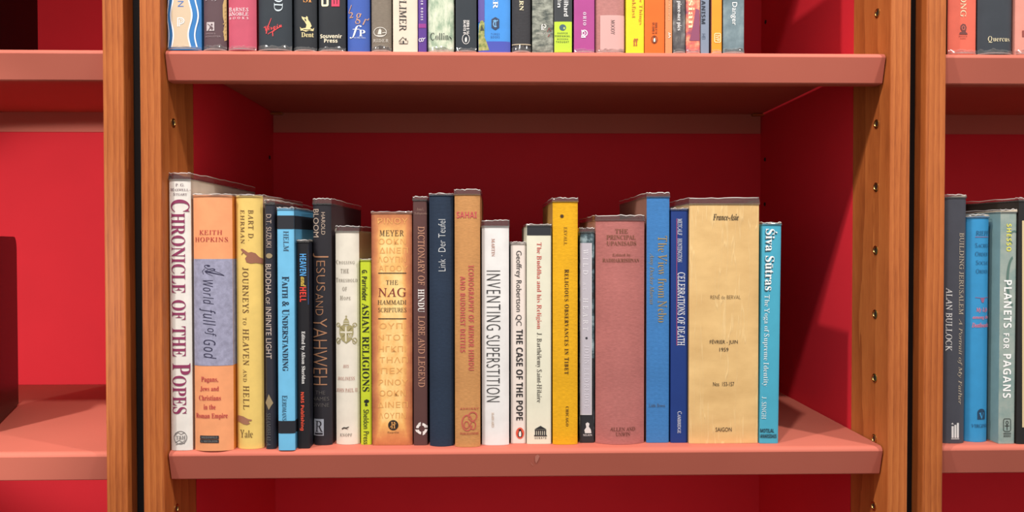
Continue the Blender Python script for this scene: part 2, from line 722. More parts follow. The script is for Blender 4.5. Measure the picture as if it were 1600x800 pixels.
def frame(x0, y0, x1, y1, t, r=0.0):
    """rounded rectangle outline"""
    def rr(a0, b0, a1, b1, q):
        P = []
        for cx, cy, s in ((a1 - q, b0 + q, -90), (a1 - q, b1 - q, 0), (a0 + q, b1 - q, 90), (a0 + q, b0 + q, 180)):
            for i in range(5):
                a = math.radians(s + 90 * i / 4)
                P.append((cx + q * math.cos(a), cy + q * math.sin(a)))
        return P
    A = rr(x0, y0, x1, y1, max(r, 0.01))
    B = rr(x0 + t, y0 + t, x1 - t, y1 - t, max(r - t, 0.01))
    n = len(A)
    return A + B, [(i, (i + 1) % n, n + (i + 1) % n, n + i) for i in range(n)]


class Txt:
    def __init__(self, s, st, d, box, sc=None, track=0.0, tilt=0):
        self.s, self.st, self.d, self.box, self.sc, self.track, self.tilt = s, st, d, box, sc, track, tilt


# ------------------------------------------------------------------ books
class Book:
    """one book standing on a shelf, spine to the front"""

    def __init__(self, x0, x1, yt, yb, color, label, kind='jacket', bulge=0.0, power=2.0, ov=0, side=None, deep=None,
                 depth_y=None, board=0.0028, left=None, lean=0.0, pages=(226, 212, 186), inset=0.003, cover=None, bottom=0, ref=None):
        self.__dict__.update(locals())
        self.prints = []

    def measure(self, zs, ref):
        px = (self.x0 + self.x1) / 2
        if self.depth_y is None:
            self.y = on_z(px, self.yb, zs).y
        else:
            self.y = self.depth_y
        ref = self.ref or ref
        self.X0 = on_y(self.x0, ref, self.y).x
        self.X1 = on_y(self.x1, ref, self.y).x
        self.zs = zs

    def p(self, name, c, *shapes, layer=2, kind='ink'):
        self.prints.append((name, c, shapes, layer, kind))
        return self

    def band(self, name, c, y0, y1, kind='ink'):
        self.prints.append((name, c, ('wrap', y0, y1), 1, kind))
        return self

    # local mapping
    def loc(self, px, py):
        P = on_y(px, py, self.y)
        return P.x - self.xc, P.z - self.zs

    def build(self, group):
        self.xc = (self.X0 + self.X1) / 2
        wd = self.X1 - self.X0
        hw = wd / 2
        H = on_y((self.x0 + self.x1) / 2, self.yt, self.y).z - self.zs
        D = self.deep or min(0.24, H * 0.70)
        b, pw = self.bulge, self.power
        t = self.board
        root = thing('book', self.label, 'book', (self.xc, self.y, self.zs + 0.0002), group, (0, math.radians(self.lean), 0))
        N = 16
        us = [math.sin((-1 + 2 * i / N) * math.pi / 2) for i in range(N + 1)]
        yf = lambda x: b * min(1.0, abs(x / hw)) ** pw
        hard = t > 0.001
        outer = [(-hw, D)]
        if hard:
            outer += [(-hw, b + 0.010), (-hw + 0.0008, b + 0.0065), (-hw + 0.0008, b + 0.005)]
        outer += [(u * (hw - (0.0004 if hard else 0)), yf(u * hw)) for u in us]
        if hard:
            outer += [(hw - 0.0008, b + 0.005), (hw - 0.0008, b + 0.0065), (hw, b + 0.010)]
        outer += [(hw, D)]
        inner = []
        for x, y in outer:
            q = (hw - t) / hw
            inner.append((x * q, y if y >= D else y + t))
        bm = bmesh.new()
        n = len(outer)
        rows = [[bm.verts.new((x, y, z)) for x, y in pr] for pr, z in ((outer, 0), (outer, H), (inner, 0), (inner, H))]
        ob, ot, ib, it = rows
        for i in range(n - 1):
            f = bm.faces.new((ob[i], ob[i + 1], ot[i + 1], ot[i]))
            xa, ya = outer[i]
            xb, yb_ = outer[i + 1]
            if abs(xa - xb) < 0.0009 and max(ya, yb_) > b + 0.004:
                f.material_index = 1 if xa < 0 else 2
            f.smooth = True
            g = bm.faces.new((it[i], it[i + 1], ib[i + 1], ib[i]))
            g.material_index = 3
            bm.faces.new((ot[i], ot[i + 1], it[i + 1], it[i]))
            bm.faces.new((ib[i], ib[i + 1], ob[i + 1], ob[i]))
        bm.faces.new((ob[0], ot[0], it[0], ib[0]))
        bm.faces.new((ob[-1], ib[-1], it[-1], ot[-1]))
        m0 = self.cover if self.cover else mat(self.kind, self.color)
        if callable(m0):
            m0 = m0(hw, 0, H)
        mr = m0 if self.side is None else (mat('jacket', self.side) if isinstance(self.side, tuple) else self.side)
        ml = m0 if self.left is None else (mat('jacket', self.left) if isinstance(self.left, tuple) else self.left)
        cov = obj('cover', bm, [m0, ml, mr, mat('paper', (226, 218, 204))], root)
        # page block
        ins = self.inset if hard else 0.0004
        pb = []
        pw_ = hw - t - 0.0003
        for i in range(9):
            u = -1 + i / 4
            pb.append((u * pw_, b * abs(u) ** pw * 0.9 + t + 0.0008))
        foot = pb + [(pw_, D - ins - 0.001), (0, D - ins - 0.0035 if hard else D - ins - 0.001), (-pw_, D - ins - 0.001)]
        bmp = prism_bm(foot, 'z', ins, H - ins)
        obj('page_block', bmp, mat('pages', self.pages), root)
        # clear protective film that stands above the jacket
        if self.ov:
            zt = H + (on_y(self.x0, 0, self.y).z - on_y(self.x0, self.ov, self.y).z)
            rnd = random.Random(int(self.x0 * 13 + self.yb))
            path = []
            L = 0.0006
            for x, y in outer:
                s = (hw + L) / hw
                path.append((x * s, y - L if y < b + 0.002 else y))
            # finer steps on the boards so that the film can ripple
            fine = []
            for (xa, ya), (xb, yb_) in zip(path, path[1:]):
                m = max(1, int(math.hypot(xb - xa, yb_ - ya) / 0.012))
                fine += [(xa + (xb - xa) * i / m, ya + (yb_ - ya) * i / m) for i in range(m)]
            fine.append(path[-1])
            bs = bmesh.new()
            lv = [H - 0.0012, H + 0.0001, H + (zt - H) * 0.5, zt - 0.0006, zt]
            grid = []
            for x, y in fine:
                jz = rnd.uniform(-0.0006, 0.0006)
                jx = rnd.uniform(-0.0005, 0.0)
                col = []
                for li, z in enumerate(lv):
                    k = (0, 0, 0.5, 1, 1)[li]
                    sx_ = math.copysign(1, x)
                    pull = 0.02 * k * (zt - H) / 0.006
                    col.append(bs.verts.new((x * (1 - pull * 0.2) + sx_ * jx * k, y + (0.0004 + 0.0006 * rnd.random()) * k if y < b + 0.003 else y, z + jz * (k if li > 1 else 0))))
                grid.append(col)
            for a, c in zip(grid, grid[1:]):
                for li in range(len(lv) - 1):
                    f = bs.faces.new((a[li], c[li], c[li + 1], a[li + 1]))
                    f.material_index = 1 if li == 3 else 0
                    f.smooth = True
            obj('clear_sleeve', bs, [FILM, FILM_EDGE], root)
        if self.bottom:
            self.crinkle(root, hw, b, pw, yf)
        # printed matter
        for name, c, shapes, layer, kind in self.prints:
            m = c if isinstance(c, bpy.types.Material) else mat(kind, c)
            off = 0.00012 + 0.00010 * layer
            pm = bmesh.new()
            if shapes and shapes[0] == 'wrap':
                z0 = max(0.0, self.loc(self.x0, shapes[2])[1])
                z1 = min(H, self.loc(self.x0, shapes[1])[1])
                pv = []
                for x, y in outer:
                    if y < b + 0.004:
                        pv.append((x, y - off))
                    else:
                        pv.append((x + math.copysign(0.00015, x), y))
                for (xa, ya), (xb, yb_) in zip(pv, pv[1:]):
                    f = pm.faces.new([pm.verts.new(q) for q in ((xa, ya, z0), (xb, yb_, z0), (xb, yb_, z1), (xa, ya, z1))])
                bmesh.ops.remove_doubles(pm, verts=pm.verts[:], dist=1e-6)
                for f in pm.faces:
                    f.smooth = True
            else:
                for s in shapes:
                    if isinstance(s, Txt):
                        V, Fc = layout(s.s, s.st, s.sc, s.track)
                        x0, y0, x1, y1 = s.box
                        xm, ym = (x0 + x1) / 2, (y0 + y1) / 2
                        a0, a1 = self.loc(x0, ym)[0], self.loc(x1, ym)[0]
                        c0, c1 = self.loc(xm, y1)[1], self.loc(xm, y0)[1]
                        if s.d == 'down':
                            V = [(v, -u) for u, v in V]
                        elif s.d == 'up':
                            V = [(-v, u) for u, v in V]
                        us_ = [v[0] for v in V]
                        vs_ = [v[1] for v in V]
                        ku = (a1 - a0) / (max(us_) - min(us_))
                        kv = (c1 - c0) / (max(vs_) - min(vs_))
                        pts = [(a0 + (u - min(us_)) * ku, c0 + (v - min(vs_)) * kv) for u, v in V]
                        if s.tilt:
                            ca, sa = math.cos(math.radians(s.tilt)), math.sin(math.radians(s.tilt))
                            ox, oz = (a0 + a1) / 2, (c0 + c1) / 2
                            pts = [(ox + (u - ox) * ca - (v - oz) * sa, oz + (u - ox) * sa + (v - oz) * ca) for u, v in pts]
                    else:
                        V, Fc = s
                        pts = [self.loc(u, v) for u, v in V]
                    bv = [pm.verts.new((u, 0, v)) for u, v in pts]
                    for f in Fc:
                        try:
                            pm.faces.new([bv[i] for i in f])
                        except ValueError:
                            pass
                # keep print on the spine and follow its curve
                lim = hw - 0.0003
                for nx, px_ in ((1, lim), (-1, -lim)):
                    bmesh.ops.bisect_plane(pm, geom=pm.verts[:] + pm.edges[:] + pm.faces[:], plane_co=(px_, 0, 0), plane_no=(nx, 0, 0), clear_outer=True)
                bmesh.ops.bisect_plane(pm, geom=pm.verts[:] + pm.edges[:] + pm.faces[:], plane_co=(0, 0, H - 0.0001), plane_no=(0, 0, 1), clear_outer=True)
                bmesh.ops.bisect_plane(pm, geom=pm.verts[:] + pm.edges[:] + pm.faces[:], plane_co=(0, 0, 0.0002), plane_no=(0, 0, -1), clear_outer=True)
                if b > 0.0003:
                    cuts = [u * hw for u in us[1:-1]]
                    for cx in cuts:
                        bmesh.ops.bisect_plane(pm, geom=pm.verts[:] + pm.edges[:] + pm.faces[:], plane_co=(cx, 0, 0), plane_no=(1, 0, 0))
                for v in pm.verts:
                    v.co.y = yf(v.co.x) - off
                for f in pm.faces:
                    f.normal_update()
                    if f.normal.y > 0:
                        f.normal_flip()
            if not pm.verts:
                pm.free()
                continue
            obj(name, pm, m, cov)
        return root

    def crinkle(self, root, hw, b, pw, yf):
        """gathered clear film at the foot of the spine"""
        rnd = random.Random(int(self.x0 * 7))
        bs = bmesh.new()
        n = 12
        hts = [0.0001, 0.0007, 0.0022, 0.0022 + 0.0010 * self.bottom]
        grid = []
        for i in range(n + 1):
            u = -1 + 2 * i / n
            arch = 1 - u * u
            col = []
            for li, z in enumerate(hts):
                out = (0.0008 + 0.0014 * arch, 0.0012 + 0.0016 * arch, 0.0009 + rnd.random() * 0.0006, 0.0005)[li]
                zz = z + (0.0008 * arch * (li > 0)) + (rnd.uniform(-0.0008, 0.0010) * self.bottom * 0.7 if li > 1 else 0)
                zz = max(zz, 0.0003 * (li + 1))
                col.append(bs.verts.new((u * (hw - 0.0002), yf(u * hw) - out, zz)))
            grid.append(col)
        for a, c in zip(grid, grid[1:]):
            for li in range(3):
                f = bs.faces.new((a[li], c[li], c[li + 1], a[li + 1]))
                f.material_index = 1 if li == 0 else 0
                f.smooth = True
        obj('sleeve_foot', bs, [FILM, FILM_EDGE], root)


def row(books, zs, ref, group):
    for bk in books:
        bk.measure(zs, ref)
        for lo, hi in ((-H2, H2), (PITCHX - H2, PITCHX + H2)):
            if lo - 0.02 < bk.X0 < hi:
                bk.X0 = max(bk.X0, lo + 0.0012)
    for a, c in zip(books, books[1:]):
        if a.X1 > c.X0 - 0.0008:
            m = (a.X1 + c.X0) / 2
            a.X1, c.X0 = m - 0.0004, m + 0.0004
    return [bk.build(group) for bk in books]


T = Txt
mid = []


def B(*a, **k):
    bk = Book(*a, **k)
    mid.append(bk)
    return bk


def penguin(cx, cy, rx, ry):
    """the bird's dark coat and its white front"""
    coat = [(cx - 0.1 * rx, cy - 0.75 * ry), (cx + 0.3 * rx, cy - 0.7 * ry), (cx + 0.35 * rx, cy - 0.45 * ry), (cx + 0.62 * rx, cy),
            (cx + 0.6 * rx, cy + 0.45 * ry), (cx + 0.35 * rx, cy + 0.75 * ry), (cx - 0.35 * rx, cy + 0.75 * ry), (cx - 0.6 * rx, cy + 0.4 * ry),
            (cx - 0.55 * rx, cy), (cx - 0.25 * rx, cy - 0.4 * ry), (cx - 0.45 * rx, cy - 0.58 * ry)]
    front = [(cx - 0.05 * rx, cy - 0.4 * ry), (cx + 0.2 * rx, cy - 0.35 * ry), (cx + 0.32 * rx, cy + 0.05 * ry), (cx + 0.28 * rx, cy + 0.5 * ry),
             (cx, cy + 0.65 * ry), (cx - 0.28 * rx, cy + 0.5 * ry), (cx - 0.32 * rx, cy)]
    return poly(coat), poly(front)


# ---- middle shelf, in order along the shelf
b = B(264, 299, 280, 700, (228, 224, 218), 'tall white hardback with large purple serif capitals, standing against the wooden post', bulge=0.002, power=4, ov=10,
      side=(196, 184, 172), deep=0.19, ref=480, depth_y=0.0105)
b.p('author_lettering', (96, 58, 78), T('P. G.\nMaxwell-\nStuart', 'serif', 'h', (266, 287, 297, 306), sc=0.82))
b.p('title_lettering', (140, 52, 92), T('Chronicle of the Popes', 'serifb', 'down', (268, 312, 297, 647), sc=0.76))
b.p('publisher_mark', (120, 116, 116), ring(282, 684, 10.5, 10.5, 1.0), line([(274, 680), (278, 676), (283, 679), (289, 676)], 1.0),
    line([(274, 692), (280, 688), (285, 691), (290, 688)], 1.0), line([(275, 695), (283, 692), (289, 693)], 0.9), T('T&H', 'serifb', 'h', (275, 681, 290, 687)))

b = B(300, 364, 305, 705, (238, 160, 112), 'wide rounded orange hardback with a mottled blue middle section', bulge=0.0045, power=3, ov=2,
      side=(214, 130, 56), deep=0.16)
b.band('colour_band', (152, 152, 178), 405, 572, 'mottle')
b.p('author_lettering', (176, 56, 56), T('KEITH\nHOPKINS', 'serif', 'h', (303, 360, 355, 378), track=0.06))
b.p('title_lettering', (48, 46, 74), T('A', 'script', 'down', (319, 414, 350, 432)), T('World', 'sansi', 'down', (317, 438, 334, 476), track=0.08), T('full', 'sansi', 'down', (311, 482, 337, 509), track=0.06),
    T('of', 'sansi', 'down', (320, 513, 338, 526)), T('God', 'sansi', 'down', (318, 531, 338, 561), track=0.08), line([(320, 420), (316, 424), (318, 429)], 0.9))
b.p('subtitle_lettering', (182, 58, 66), T('Pagans,', 'serifb', 'h', (314, 589, 341, 599)), T('Jews and', 'serifb', 'h', (312, 604, 342, 612)), T('Christians', 'serifb', 'h', (310, 618, 345, 626)),
    T('in the', 'serifb', 'h', (318, 632, 337, 640)), T('Roman Empire', 'serifb', 'h', (304.5, 646, 355, 656)))
b.p('publisher_panel', (34, 36, 44), rect(312, 681, 342, 686.3), rect(312, 687, 342, 692.3))
b.p('publisher_lettering', (120, 118, 116), T('WEIDENFELD', 'sansb', 'h', (314, 682.2, 340, 685.2)), T('& NICOLSON', 'sansb', 'h', (314, 688.2, 340, 691.2)), layer=3)

b = B(365, 410, 306, 702, (228, 196, 112), 'soft yellow hardback with a pointing hand printed on its spine', bulge=0.005, power=2.6, ov=2, side=(196, 160, 140), deep=0.15)
b.p('author_lettering', (112, 80, 46), T('BART D.', 'serif', 'down', (388, 328, 396, 376), track=0.12), T('EHRMAN', 'serif', 'down', (375, 328, 382, 381), track=0.12))
b.p('pointing_hand', (150, 98, 76), poly([(376, 389), (379, 389), (388, 395), (393, 394), (399, 396), (404, 402), (410, 405), (410, 413), (400, 411), (392, 412), (385, 410), (383, 404), (386, 400), (380, 395), (376, 391)]),
    line([(384, 403), (388, 406), (392, 405)], 1.2), line([(380, 394), (377, 398)], 1.4))
b.p('title_lettering', (104, 72, 40), T('JOURNEYS to HEAVEN and HELL', 'serif', 'down', (379, 418, 389, 640), sc=0.62, track=0.10))
b.p('open_hand', (158, 108, 84), poly([(365, 652), (372, 650), (380, 651), (388, 655), (394, 656), (393, 658), (388, 658), (391, 662), (386, 664), (380, 663), (372, 660), (365, 659)]))
b.p('publisher_lettering', (104, 78, 46), T('Yale', 'serif', 'h', (374, 672, 395, 684)))

b = B(413, 430, 318, 702, (44, 44, 54), 'narrow dark navy book with small beige capitals, next to the yellow hand-printed hardback', kind='jacket', bulge=0.002, power=3, ov=6, side=(58, 48, 52), deep=0.17)
b.p('author_lettering', (176, 156, 146), T('D.T. SUZUKI', 'sans', 'down', (416, 335, 424, 387)))
b.p('ornament', (150, 132, 100), ell(420.5, 400, 5, 4), poly([(420, 616), (424, 624), (427, 630), (424, 634), (420, 641), (417, 634), (414, 630), (417, 624)]))
b.p('title_lettering', (196, 178, 168), T('BUDDHA of INFINITE LIGHT', 'sans', 'down', (415, 413, 424, 561), sc=0.75))
b.p('publisher_lettering', (92, 92, 94), T('SHAMBHALA', 'serif', 'down', (416, 646, 423, 697)))

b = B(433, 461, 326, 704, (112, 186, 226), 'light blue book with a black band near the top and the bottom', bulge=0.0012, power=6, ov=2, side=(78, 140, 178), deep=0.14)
b.band('black_band', (34, 36, 44), 337, 358)
b.band('black_band', (30, 32, 40), 658, 677.5)
b.p('author_lettering', (60, 84, 104), T('HELM', 'serif', 'down', (443, 361, 451, 393)))
b.p('title_lettering', (22, 42, 66), T('Faith & Understanding', 'serifb', 'down', (441, 432, 452, 580), sc=0.8))
b.p('publisher_lettering', (32, 54, 76), T('Eerdmans', 'serif', 'down', (441, 618, 449, 657), sc=0.8))

b = B(464, 485, 377, 701, (28, 27, 32), 'short black paperback with blue, yellow and red title lettering', kind='paper', bulge=0.0008, power=8, ov=2, side=(34, 36, 46), deep=0.15, board=0.0005)
b.p('blue_edge', (60, 104, 172), rect(481.5, 384, 490, 476), layer=1)
b.p('title_lettering', (86, 164, 226), T('HEAVEN', 'sansb', 'down', (468.5, 397, 478.5, 431)))
b.p('title_lettering', (232, 196, 80), T('and', 'italb', 'down', (470, 433, 478, 448)))
b.p('title_lettering', (230, 66, 54), T('HELL', 'sansb', 'down', (468.5, 449, 478.5, 472)))
b.p('editor_lettering', (226, 224, 222), T('Edited by Alison Sheridan', 'serifb', 'down', (470, 518, 477, 600)))
b.p('publisher_lettering', (232, 84, 58), T('NMS Publishing', 'sansb', 'down', (468.5, 613, 475.5, 673)))

b = B(486, 518, 318, 696, (40, 38, 44), 'dark charcoal hardback with large thin copper capitals', bulge=0.003, power=3, ov=8, side=(62, 50, 54), deep=0.16)
b.p('author_lettering', (182, 162, 146), T('HAROLD', 'sans', 'down', (502, 332, 508, 367)), T('BLOOM', 'sans', 'down', (489, 327, 498, 371)))
b.p('title_lettering', (164, 118, 88), T('Jesus', 'thin', 'down', (488, 396, 513, 455), sc=0.72), T('AND', 'thin', 'down', (493, 459, 505, 493)), T('YAHWEH', 'thin', 'down', (488, 498, 511, 602)), kind='ink')
b.p('subtitle_lettering', (96, 92, 90), T('THE\nNAMES\nDIVINE', 'thin', 'h', (487, 611, 514, 636)))
b.p('publisher_mark', (150, 156, 168), rect(490, 655, 506, 681))
b.p('publisher_lettering', (34, 34, 42), T('R', 'serif', 'h', (492.5, 658, 504.5, 675)), rect(491.5, 676.5, 504.5, 679.5), layer=3)

b = B(523, 561, 361, 695, (222, 216, 202), 'cream hardback with a papal coat of arms in gold', bulge=0.004, power=2.6, ov=8, side=(176, 158, 118), deep=0.135)
for i, (s, x0, x1, z) in enumerate((('Crossing', 524, 554, 0.75), ('the', 532, 545, 0.9), ('Threshold', 524, 558, 0.75), ('of', 535, 542, 0.9), ('Hope', 531, 548, 0.75))):
    b.p('title_lettering', (112, 102, 86), T(s, 'serif', 'h', (x0, 406.5 + i * 14, x1, 413 + i * 14), sc=z, track=0.12))
arms = [poly([(530, 511), (536, 508), (541, 510), (547, 508), (552, 511), (552, 522), (548, 532), (541, 537), (534, 532), (530, 522)])]
b.p('coat_of_arms', (158, 148, 104), *arms, poly([(536, 508), (537, 501), (541, 496), (545, 501), (546, 508)]), ring(528, 508, 3.4, 3.4, 1.1), ring(554, 508, 3.4, 3.4, 1.1),
    line([(526, 536), (554, 508)], 1.3), line([(556, 536), (528, 508)], 1.3), ring(528, 533, 3.6, 5, 1.1), ring(554, 533, 3.6, 5, 1.1), line([(541, 493), (541, 497)], 1.2), line([(539.6, 494.4), (542.4, 494.4)], 0.9))
b.p('coat_of_arms', (214, 208, 188), rect(539.2, 511, 541.8, 534), rect(531.5, 518, 550.5, 520.6), T('M', 'serifb', 'h', (543.5, 522.5, 549.5, 528)), line([(536.5, 505.5), (545.5, 505.5)], 0.9), line([(537.2, 502), (544.8, 502)], 0.9), layer=3)
b.p('author_lettering', (170, 106, 90), T('HIS', 'ital', 'h', (536, 570, 545, 575), track=0.1), T('HOLINESS', 'ital', 'h', (527, 589, 554, 594.5), track=0.1), T('JOHN PAUL II', 'serif', 'h', (525, 607, 558, 613), track=0.05))
b.p('publisher_mark', (70, 66, 60), poly([(533.5, 670), (537, 667.6), (541, 668), (545.5, 666.4), (545, 668), (541.5, 669.6), (545, 671.6), (540, 670), (537, 669.6), (535, 671.6)]))
b.p('publisher_lettering', (96, 90, 80), T('KNOPF', 'serif', 'h', (531, 677.5, 550, 682.5), track=0.12))

b = B(563, 580, 406, 695, (190, 204, 44), 'small lime green paperback with black lettering', kind='paper', bulge=0.0008, power=8, ov=1, board=0.0005, deep=0.13)
b.p('author_lettering', (24, 30, 22), T('G. Parrinder', 'sansb', 'down', (565.5, 422, 574, 470)))
b.p('title_lettering', (24, 30, 22), T('ASIAN RELIGIONS', 'serifb', 'down', (566, 474, 577, 612)))
b.p('publisher_mark', (24, 30, 22), poly([(569, 626), (573, 624), (577, 626), (576, 629), (573, 630), (575, 634), (571, 635), (570, 632), (572, 630), (569, 629)]))
b.p('publisher_lettering', (36, 44, 26), T('Sheldon Press', 'sans', 'down', (568, 640, 576.5, 694)))

b = B(580.5, 644, 332, 696, (220, 160, 90), 'wide scorched-parchment coloured paperback with a maroon word in its title', cover=mat_parchment, bulge=0.0015, power=8, ov=1.5, board=0.0006, deep=0.15)
ghost = ['ΡΙΝΟΥ', 'ΗΓΚΠΙ', 'ΑΓΟΟΥ', 'ΟΟΚΝ', 'ΤΗΛΠ', 'ΟΥΠΙ', 'ΔΙΝΕΠ', 'ΙΠΕΧΙ', 'ΝΤΟΤ', 'ΛΟΥΠΝ']
gs = []
for i, yy in enumerate((346, 378, 392, 406, 420, 510, 528, 546, 563, 580, 598, 615, 633, 650)):
    gs.append(T(ghost[(i * 3) % 10], 'sans', 'h', (590 + (i % 3) * 1.5, yy - 5, 637 - (i % 2) * 3, yy + 4), track=0.05))
b.p('ghost_lettering', (222, 162, 92), *gs[:5], layer=1)
b.p('ghost_lettering', (222, 162, 92), *gs[5:], layer=1)
b.p('rule_line', (60, 44, 30), rect(591, 426.3, 635, 427.6), rect(591, 497.5, 635, 498.8))
b.p('author_lettering', (66, 48, 34), T('MEYER', 'serif', 'h', (593, 360, 631, 369), track=0.08))
b.p('title_lettering', (70, 50, 34), T('THE', 'serif', 'h', (603, 438, 622, 445), track=0.05), T('HAMMADI', 'serif', 'h', (590, 469, 635, 476)), T('SCRIPTURES', 'serif', 'h', (591, 481, 635, 488)))
b.p('title_lettering', (124, 44, 38), T('NAG', 'serif', 'h', (591, 450, 635, 464), track=0.03))
b.p('publisher_mark', (40, 32, 26), ell(614.5, 664.5, 8, 8))
b.p('publisher_lettering', (206, 150, 84), T('H', 'serifb', 'h', (611, 659.5, 618, 669.5)), line([(609.5, 668), (613, 664), (619, 662)], 1.0), layer=3)
b.p('publisher_lettering', (96, 64, 40), T('HarperOne', 'serif', 'h', (605.5, 674, 623.5, 678)))

b = B(645, 668, 312, 696, (88, 58, 56), 'slim plum brown book with copper and white title capitals', bulge=0.0012, power=6, ov=5, deep=0.15, ref=500)
b.p('author_lettering', (150, 118, 106), T('Anna L.', 'serif', 'h', (651, 325, 663, 329.5)), T('Dallapiccola', 'serif', 'h', (647.5, 332, 667, 336.5)))
b.p('title_lettering', (190, 138, 112), T('DICTIONARY OF', 'serif', 'down', (653, 354, 663.5, 446)))
b.p('title_lettering', (190, 138, 112), T('LORE AND LEGEND', 'serif', 'down', (653.5, 494, 664, 605)))
b.p('title_lettering', (226, 220, 216), T('HINDU', 'serifb', 'down', (653, 452, 663, 488)))
sw = []
for a in (0, 90, 180, 270):
    sw.append(ring(659, 670, 9, 9, 4.0, 8, a + 8, a + 74))
    r_ = math.radians(a + 82)
    sw.append(poly([(659 + 10.5 * math.cos(r_), 670 + 10.5 * math.sin(r_)), (659 + 10 * math.cos(r_ - 0.45), 670 + 10 * math.sin(r_ - 0.45)), (659 + 4 * math.cos(r_ - 0.3), 670 + 4 * math.sin(r_ - 0.3))]))
b.p('publisher_mark', (228, 222, 218), *sw)

b = B(670, 709, 304, 698, (38, 52, 72), 'navy cloth hardback with thin white upward-reading lettering', kind='cloth', bulge=0.0045, power=2.4, ov=2, deep=0.16)
b.p('title_lettering', (214, 218, 222), T('Link · Der Teufel', 'thin', 'up', (685, 343, 696, 424)))

b = B(709.5, 751, 303, 699, (196, 142, 88), 'tan cloth hardback with faded red capitals, tallest beside the navy cloth one', kind='cloth', bulge=0.0035, power=3, ov=7, side=(150, 100, 62), deep=0.16)
b.p('author_lettering', (196, 84, 84), T('SAHAI', 'sansb', 'h', (713, 331, 745, 341)))
b.p('title_lettering', (190, 86, 80), T('ICONOGRAPHY OF MINOR HINDU', 'sansb', 'down', (732, 415, 740.5, 579), track=0.05))
b.p('title_lettering', (190, 86, 80), T('AND BUDDHIST DEITIES', 'sansb', 'down', (719, 432, 727, 551), track=0.05))
b.p('publisher_mark', (190, 90, 78), ring(730, 661, 9, 13, 2.0, 24, 20, 330), ring(738.5, 651, 7.5, 7.5, 1.8), ring(739, 665, 5, 7, 1.6), ring(729, 664, 4.5, 6, 1.4))
b.p('publisher_lettering', (184, 92, 74), T('ABHINAV', 'sansb', 'h', (719, 637, 748, 640.5), track=0.2), T('PUBLICATIONS', 'sansb', 'h', (719, 676, 748, 679.5)))

b = B(752, 796, 353, 696, (226, 225, 224), 'white hardback with tall spindly hand-drawn black capitals', bulge=0.003, power=3.4, ov=9, side=(70, 76, 74), deep=0.14)
b.p('author_lettering', (170, 108, 84), T('MARTIN', 'serif', 'down', (768, 373, 773, 401)))
b.p('title_lettering', (40, 40, 42), T('INVENTING', 'thin', 'down', (760, 423, 782, 516), track=0.10), T('SUPERSTITION', 'thin', 'down', (760, 524, 781, 628), track=0.06))
b.p('publisher_lettering', (190, 160, 130), T('HARVARD', 'serif', 'down', (768, 645, 772, 668)))

b = B(798, 822, 380, 693, (228, 216, 208), 'short off-white paperback with bold black capitals and an orange bird oval', kind='paper', bulge=0.0008, power=8, ov=2, board=0.0005, deep=0.13, side=(206, 196, 184))
b.p('author_lettering', (58, 54, 54), T('Geoffrey Robertson QC', 'sans', 'down', (804, 392, 815, 509)))
b.p('title_lettering', (26, 24, 26), T('THE CASE OF THE POPE', 'sansb', 'down', (806.5, 515, 817, 657)))
ct, ft = penguin(812.5, 677, 6, 8.5)
b.p('publisher_mark', (214, 84, 60), ell(812.5, 677, 6.4, 8.8))
b.p('publisher_mark', (30, 26, 28), ct, layer=3)
b.p('publisher_mark', (236, 230, 224), ft, layer=4)

b = B(822.5, 861.5, 352, 694, (222, 220, 200), 'pale cream paperback with a black strip across the top and red title', kind='paper', bulge=0.001, power=8, ov=2, board=0.0006, side=(196, 46, 46), deep=0.14)
b.p('black_band', (38, 40, 46), rect(815, 345, 870, 368), layer=1)
b.p('title_lettering', (196, 62, 58), T('The Buddha and his Religion', 'serif', 'down', (837, 379, 846, 514)))
b.p('author_lettering', (70, 66, 62), T('J. Barthélemy Saint-Hilaire', 'serif', 'down', (837, 520, 846.5, 629)))
tem = [poly([(835, 671), (844.5, 665.5), (854, 671)]), rect(835.5, 671.6, 853.5, 673), rect(834.5, 680, 854.5, 681.8)]
tem += [rect(836 + i * 3.1, 673, 837.8 + i * 3.1, 680) for i in range(6)]
b.p('publisher_mark', (40, 40, 42), *tem)
b.p('publisher_lettering', (60, 58, 56), T('SENATE', 'sansb', 'h', (835.5, 683, 853.5, 686), track=0.3))

b = B(863, 903.5, 314, 695, (224, 168, 26), 'bright mustard yellow cloth hardback with small dark capitals', kind='cloth', bulge=0.0022, power=4, ov=5, left=(150, 116, 62), deep=0.15)
b.p('ornament', (70, 48, 22), *[line([(878 - 3 * math.cos(a), 338 - 3 * math.sin(a)), (878 + 3 * math.cos(a), 338 + 3 * math.sin(a))], 1.3) for a in (0, math.pi / 4, math.pi / 2, 3 * math.pi / 4)])
b.p('author_lettering', (84, 58, 24), T('EKVALL', 'serif', 'down', (881, 355, 886, 383), track=0.1))
b.p('title_lettering', (70, 46, 18), T('Religious Observances in Tibet', 'serifb', 'down', (882, 421, 889, 585), sc=0.9, track=0.1))
b.p('publisher_lettering', (84, 58, 24), T('CHICAGO', 'serifb', 'down', (884, 635, 888.5, 666), track=0.1))

